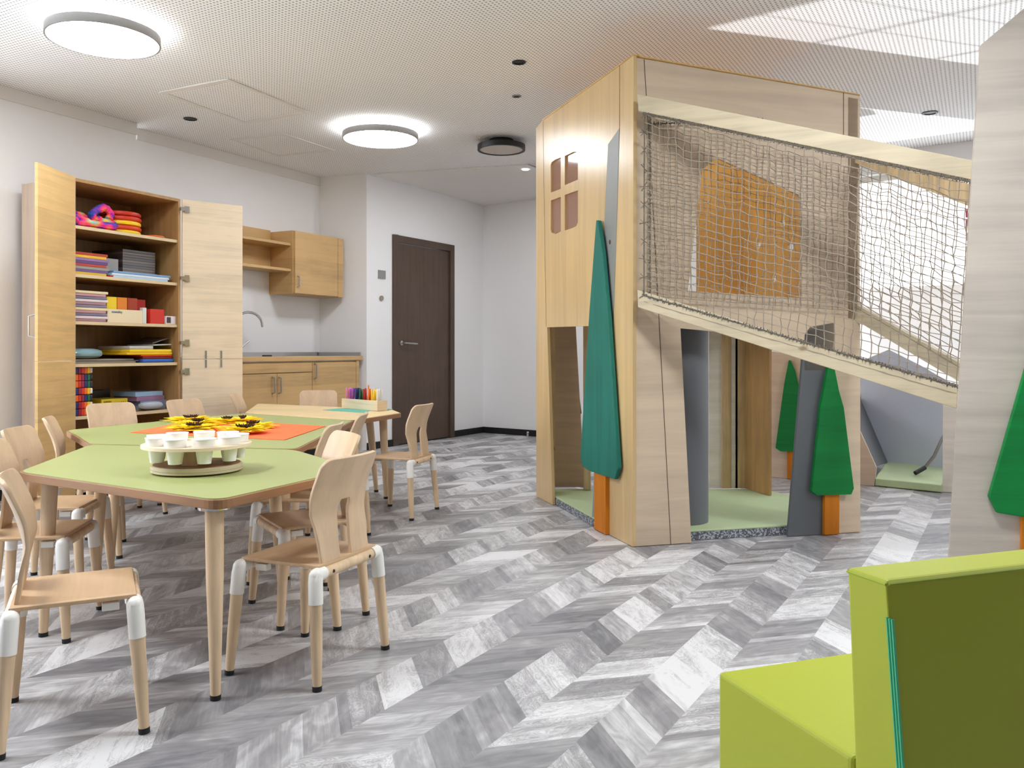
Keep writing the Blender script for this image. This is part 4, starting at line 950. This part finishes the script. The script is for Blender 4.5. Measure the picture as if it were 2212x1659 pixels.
mb = MB().prism([p for p in B_([(1369.3,118),(1857.5,203),(1857.5,207.5),(1369.3,124)])], inB*2.0); obj('roof_edge', mb, M_plyO, ph)
tree(ph, 'cutout_tree', PBo.at, outB, [(1787,765),(1789,765),(1805,845),(1815,880),(1836.5,1053),(1831,1066),(1757,1068),(1746.5,1060),(1765,880)], [(1776.5,1062),(1808,1062),(1807.5,1155),(1776,1157)], M_green, 'short wide green tree')
obj('corner_post', MB().prism(zfix(B_([(1832,210),(1853,214),(1853,690),(1832,690)])) , inB*3), M_pinev, ph)
# right back wall (H2-H3), upper storey with crystal cut-outs, and back walls
PR = Pl(H2, H3); PBk = Pl(H4, H3); up_z = 1.16
def quadw(name, PL, s0_, s1_, z0, z1, t, m, holes=()):
    a = PL.a; P = lambda s, z: V((a.x+PL.d.x*s, a.y+PL.d.y*s, z))
    return obj(name, MB().prism([P(s0_,z0),P(s1_,z0),P(s1_,z1),P(s0_,z1)], V((PL.n.x,PL.n.y,0))*t, holes), m, ph)
LR = (H3-H2).length; LBk = (H3-H4).length
crys = []
for cx, cy, r in ((1690,480,11),(1638,527,9),(1707,530,13),(1672,600,9)):
    crys.append(list(reversed([PR.at(cx+dx*r, cy+dy*r) for dx, dy in ((0,-1.2),(0.5,-0.2),(0.55,0.5),(0.1,1.2),(-0.45,0.7),(-0.5,0.1))])))
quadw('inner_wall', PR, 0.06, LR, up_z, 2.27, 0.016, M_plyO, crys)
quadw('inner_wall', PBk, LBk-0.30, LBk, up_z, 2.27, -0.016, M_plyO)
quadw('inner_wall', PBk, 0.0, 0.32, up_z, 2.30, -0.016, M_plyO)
obj('lower_back_panel', MB().prism(zfix([PBk.at(x,y) for x,y in ((1187,690),(1243,690),(1263,1057),(1187,1057))], 0.055), (0.0,0.016,0)), M_plyP, ph)
obj('cutout_tree', MB().prism([PBk.at(x,y)+V((0,0.03,0)) for x,y in ((1236,770),(1243,780),(1257,893),(1253,899),(1236,899))], (0,0.014,0)), M_green, ph, label='green tree edge behind the back panel')
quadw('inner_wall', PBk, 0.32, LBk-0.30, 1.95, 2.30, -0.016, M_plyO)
quadw('back_panel', PBk, LBk-0.22, LBk-0.13, 0.055, up_z, -0.016, M_plyW)
quadw('back_panel', PR, LR-0.30, LR-0.02, 0.055, up_z, 0.016, M_cabd)
for px, w, m in ((1567,0.030,M_pinev),(1584,0.02,M_plyW),(1596,0.03,M_pinev)):
    q = G(px, 1053, 0.055); obj('post', MB().box((q.x-w,q.y-0.03,0.055),(q.x+w,q.y+0.03,up_z)), m, ph)
for px, py in ((1191, 1062), (1268, 1057)):
    q = G(px, py, 0.055); obj('post', MB().box((q.x-0.022,q.y-0.02,0.055),(q.x+0.022,q.y+0.03,up_z)), M_pinev, ph)
poly = [H0+V((0.03,0)), H1+V((0.0,0.03)), H2+V((-0.03,0.03)), H3, H4+V((0.02,-0.02))]
obj('upper_floor', MB().prism([(p.x,p.y,up_z) for p in poly], (0,0,0.03)), M_plyP, ph)
# floor mat inside
mp = [G(1197,1089,0), G(1287,1141,0), V((0.80,4.20,0)), G(1495,1168,0), G(1700,1155.5,0), G(1708,1092,0)+V((0.02,0.02,0)), G(1643,1071,0), V((H3.x,H3.y-0.03,0)), V((H4.x+0.03,H4.y-0.05,0))]
fm = thing('floor_mat', 'pale green play mat with a speckled grey foam edge on the playhouse floor', 'mat', (1.0,4.9,0.0))
mp = [V((p.x,p.y,0)) for p in mp]; cmx = sum(mp, V())/len(mp)
obj('foam_base', MB().prism([(p.x,p.y,0.002) for p in mp], (0,0,0.040)), M_speck, fm)
obj('mat_cover', MB().prism([(p.x,p.y,0.042) for p in mp], (0,0,0.010)), M_mat, fm, bevel=0.003)
# column
cx, cy = 0.8876, 4.47
struct('trim_4', MB().lathe((cx,cy,0), [(0,0.0525),(0.145,0.0525),(0.145,up_z-0.001),(0,up_z-0.001)], 64), M_col)

# ================================================================= NETTED RAMP
rp = thing('climbing_ramp', 'sloping ramp with pine rails and beige rope netting descending from the playhouse side wall', 'ramp', (1.2, 3.75, 0.8))
nA = V((0.55, 4.02)); nB = V((1.835, 3.44)); fA = V((1.83, 4.33)); fB = V((2.07, 3.95))
PN = Pl(nA, nB); PFr = Pl(fA, fB)
def rail(name, PL, pts, t, m=M_pine):
    return obj(name, MB().prism([PL.at(x,y) for x,y in pts], V((PL.n.x,PL.n.y,0))*t), m, rp, bevel=0.003)
if PN.n.y > 0: sgn = 1
else: sgn = -1
rail('upper_rail', PN, [(1377,203),(2101,346),(2098,388),(1379,240)], -0.04)
rail('lower_rail', PN, [(1377,626),(2070,840),(2067,883),(1378,664)], -0.04)
rail('far_upper_rail', PFr, [(1840,322),(2120,406),(2120,456),(1840,349)], -0.04, M_pinev)
rail('far_lower_rail', PFr, [(1832,648),(2100,800),(2100,842),(1832,682)], -0.04, M_pine)
M_nets = M_net
def net(name, nu, nv_, fn, r, jit, m=None, seed=1):
    rn = random.Random(seed); g = [[fn(i/nu, j/nv_) for j in range(nv_+1)] for i in range(nu+1)]
    for i in range(nu+1):
        for j in range(nv_+1):
            k = jit*(0.3 if i in (0,nu) or j in (0,nv_) else 1)
            g[i][j] = g[i][j]+V((rn.uniform(-k,k), rn.uniform(-k,k), rn.uniform(-k,k)))
    mb = MB()
    for i in range(nu+1):
        for j in range(nv_+1):
            if i < nu: mb.tube(g[i][j], g[i+1][j], r, n=4, caps=False)
            if j < nv_: mb.tube(g[i][j], g[i][j+1], r, n=4, caps=False)
    for row in g[1:-1]:
        for p in row[1:-1]: mb.ball(p, r*1.9, n=5, m=3)
    return obj(name, mb, m or M_net, rp)
def bil(p00, p10, p11, p01, bulge=V((0,0,0))):
    return lambda u, v: p00*(1-u)*(1-v)+p10*u*(1-v)+p11*u*v+p01*(1-u)*v + bulge*(math.sin(math.pi*u)*math.sin(math.pi*v)) + V((0,0,-0.012*abs(math.sin(u*math.pi*9))*v))
nn3 = V((PN.n.x,PN.n.y,0))*0.02
a00, a10, a11, a01 = PN.at(1391,638), PN.at(2066,835), PN.at(2096,393), PN.at(1392,246)
net('near_net', 36, 22, bil(a00, a10, a11, a01, -nn3*0), 0.0022, 0.0055, seed=2)
PW = Pl(H1-inB.to_2d()*1.6, H2-inB.to_2d()*1.6)
b00, b10, b11, b01 = PW.at(1404,640), PW.at(1850,672), PW.at(1850,362), PW.at(1404,250)
net('wall_side_net', 32, 22, bil(b00, b10, b11, b01), 0.0021, 0.005, seed=3)
f00, f10, f11, f01 = PFr.at(1842,660), PFr.at(2105,812), PFr.at(2112,440), PFr.at(1842,350)
net('far_net', 12, 20, bil(f00, f10, f11, f01), 0.0022, 0.006, seed=4)
net('floor_net', 38, 12, bil(a00+V((0,0,-0.03)), a10+V((0,0,-0.03)), PFr.at(2100,830), PW.at(1404,655), V((0,0,-0.05))), 0.0022, 0.006, seed=5)
# lashings along the upper edge, lower edge and the left end
def lash(name, pts, n, L_, seed):
    rn = random.Random(seed); mb = MB(); m = len(pts)-1
    for i in range(n):
        t = i/(n-1)*m; k = min(int(t), m-1); p = pts[k].lerp(pts[k+1], t-k)
        for s_ in range(3):
            a = V((rn.uniform(-1,1), rn.uniform(-0.5,0.5), rn.uniform(-1,1))).normalized()*L_
            mb.tube(p-a*0.5, p+a*0.5, 0.0017, n=4)
    for a, b in zip(pts, pts[1:]): mb.tube(a, b, 0.0032, n=6)
    return obj(name, mb, M_netd, rp)
lash('upper_lashing', [a01, a11], 90, 0.022, 1); lash('lower_lashing', [a00, a10], 90, 0.022, 2); lash('end_lashing', [a00, a01], 11, 0.05, 3)
lash('wall_lashing', [b00, b01], 40, 0.02, 4); lash('wall_top_lashing', [PW.at(1404,268), PW.at(1640,258), PW.at(1846,330)], 50, 0.026, 5)

# ================================================================= BOARD WALL AT THE RIGHT
Q0 = V((1.80, 3.42)); QD = V((0.97, -0.24)).normalized(); Q1 = Q0+QD
PQ = Pl(Q0, Q1); inQ = V((-PQ.n.x,-PQ.n.y,0))*0.02
if inQ.y < 0: inQ = -inQ
PQ0 = Pl(Q0, Q1)
bw = thing('board_wall', 'tall pale plywood gable board at the right edge carrying a green tree', 'play wall', (2.3, 3.3, 0))
BP = [(2119,97),(2212,18),(2330,-80),(2420,60),(2440,1330),(2045,1268),(2052,1180),(2100,382)]
obj('board', MB().prism(zfix([PQ0.at(x,y) for x,y in BP]), inQ), M_plyR, bw)
tree(bw, 'cutout_tree', Pl(Q0-inQ.to_2d()*0.06, Q1-inQ.to_2d()*0.06).at, -inQ*1.3, [(2290,600),(2330,900),(2345,1085),(2330,1115),(2204,1113.5),(2148,1104.5),(2130.5,1070),(2212,786)], [(2203,1108),(2262,1114),(2262,1300),(2203,1290)], M_green, 'green tree cut by the picture edge')

# ================================================================= SECOND STRUCTURE BEHIND (nook with panels)
S0 = G(1640, 1029); S1 = G(1889, 1050.5); PS = Pl(S0.to_2d(), S1.to_2d()); inS = V((0.55, 0.83, 0))*0.02
ns = thing('climbing_nook', 'low pale plywood play panel and blue grey slanted nook behind the playhouse', 'play structure', ((S0.x+S1.x)/2, S0.y, 0))
obj('front_panel', MB().prism(zfix([PS.at(x,y) for x,y in ((1649,757),(1700,764),(1800,800),(1858,932),(1893,1010),(1888.5,1050.5),(1646,1029.5))]), inS), M_plyP, ns)
tree(ns, 'cutout_tree', Pl(S0.to_2d()-inS.to_2d()*0.06, S1.to_2d()-inS.to_2d()*0.06).at, -inS*1.2, [(1706,778),(1709,778),(1719,800),(1735,870),(1738,970),(1728,974),(1688,974),(1677.5,967),(1696,830)], [(1702,970),(1717,970),(1717,1038),(1702,1036)], M_green, 'small green tree on the low rear panel')
k0, k1 = G(1912, 999, 0.05), G(2050, 1015, 0.05); PK = Pl(k0.to_2d(), k1.to_2d())
obj('back_board', MB().prism(zfix([PK.at(x,y) for x,y in ((1856,800),(1870,776),(1920,755),(1990,790),(2062,832),(2062,1016),(1856,1000))],0.05), inS), M_gwall, ns)
g0 = PS.at(1893,1008); 
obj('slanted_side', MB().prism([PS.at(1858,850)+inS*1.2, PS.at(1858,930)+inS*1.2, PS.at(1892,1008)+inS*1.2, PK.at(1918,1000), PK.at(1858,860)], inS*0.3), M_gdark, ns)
obj('side_board', MB().prism(zfix([PS.at(x,y) for x,y in ((2037,872),(2066,880),(2066,1067),(2036,1066))]), inS), M_plyW, ns)
m_ = [G(1890,1050.5,0), G(2035,1065.5,0), G(2040,1023,0), G(1918,1008,0)]
nmat = tag(obj('bench_mat', MB().prism([(p.x,p.y,0.004) for p in m_], (0,0,0.052)), M_mat, bevel=0.006), 'pale green padded mat lying in the blue grey nook behind the playhouse', 'mat')
r0 = G(1978,1022,0.07); r1 = G(1996,1012,0.075); 
DP = lambda px, py, Y: V(((px-1106)/F*Y, Y, HC+(YH-py)*Y/F))
kk = [DP(2048,925,6.0), DP(2034,950,6.0), DP(2018,985,6.02), DP(1998,1010,6.05)]
rope = thing('climbing_rope', 'grey twisted climbing rope with a black end hanging in the nook', 'rope', kk[-1])
obj('rope_cord', MB().path(kk, 0.012, 8), M_lampf, rope); obj('rope_end', MB().path([kk[-1], DP(1977,1022,6.02)], 0.016, 8), M_black, rope)
# low cupboard beyond the playhouse, seen past the column
cb = G(1520, 985, 0); cpb = thing('low_cupboard', 'low wooden cupboard with a black front, glimpsed right of the grey column', 'cupboard', cb)
mb = MB().box((cb.x-0.35,cb.y,0.0),(cb.x+0.095,cb.y+0.25,0.77)); obj('cupboard_body', mb, M_plyP, cpb, bevel=0.002)
obj('black_front', MB().box((cb.x-0.33,cb.y-0.012,0.02),(cb.x+0.085,cb.y-0.001,0.56)), M_black, cpb)
# pink tape marks on the far window
PWn = Pl((C2+nF*0.07), (C2+dF*9+nF*0.07))
for k, (ya, yb_) in enumerate(((452,470),(474,498),(503,520))):
    tag(obj('tape_mark', MB().prism([PWn.at(2086,ya), PWn.at(2090,ya), PWn.at(2090,yb_), PWn.at(2086,yb_)], V((nF.x,nF.y,0))*-0.004), cm((206,60,110))), ('topmost','middle','lowest')[k]+' short pink tape mark on the far window beside the plywood board', 'tape')
# ================================================================= FOAM ARMCHAIR
sf = thing('foam_armchair', 'low lime green foam chair in the bottom right corner, seen from behind', 'armchair', (0.75, 1.55, 0))
D1 = V((0.131,-0.369,0)).normalized(); D2 = V((0.368,0.168,0)).normalized(); D2 = (D2 - D1*D2.dot(D1)).normalized()
s0v = V((0.416,1.714,0)); ZS = 0.30; ZB = 0.60; Ws = 0.62
def sp_(a, b, z): return s0v+D1*a+D2*b+V((0,0,z))
obj('seat_block', MB().prism([sp_(0,0,0.004), sp_(0.383,0,0.004), sp_(0.383,0,ZS), sp_(0,0,ZS)], D2*Ws), M_foam, sf, bevel=0.010, seg=3)
bk = obj('backrest_block', MB().prism([sp_(0.385,0,0.004), sp_(0.515,0,0.004), sp_(0.455,0,ZB), sp_(0.368,0,ZB), sp_(0.385,0,ZS)], D2*Ws), M_foam, sf, bevel=0.008, seg=3)
e0, e1 = sp_(0.512,-0.0,0.03), sp_(0.462,-0.0,ZB-0.055)
mb = MB(); n_ = V((-D2.x,-D2.y,0)); 
for k in (-0.0055, 0.0, 0.0055): mb.tube(e0+D1*k+n_*0.0005, e1+D1*k+n_*0.0005, 0.0022, n=6)
obj('zip', mb, M_zip, bk)
mb = MB()
for a_ in (0.368, 0.455): mb.tube(sp_(a_,0.004,ZB-0.006), sp_(a_,Ws-0.004,ZB-0.006), 0.0022, n=6)
mb.tube(sp_(0.370,0.0008,ZB-0.007), sp_(0.453,0.0008,ZB-0.007), 0.0022, n=6)
obj('seam_piping', mb, mat('dark_lime_piping', (150,166,40), 0.6), bk)
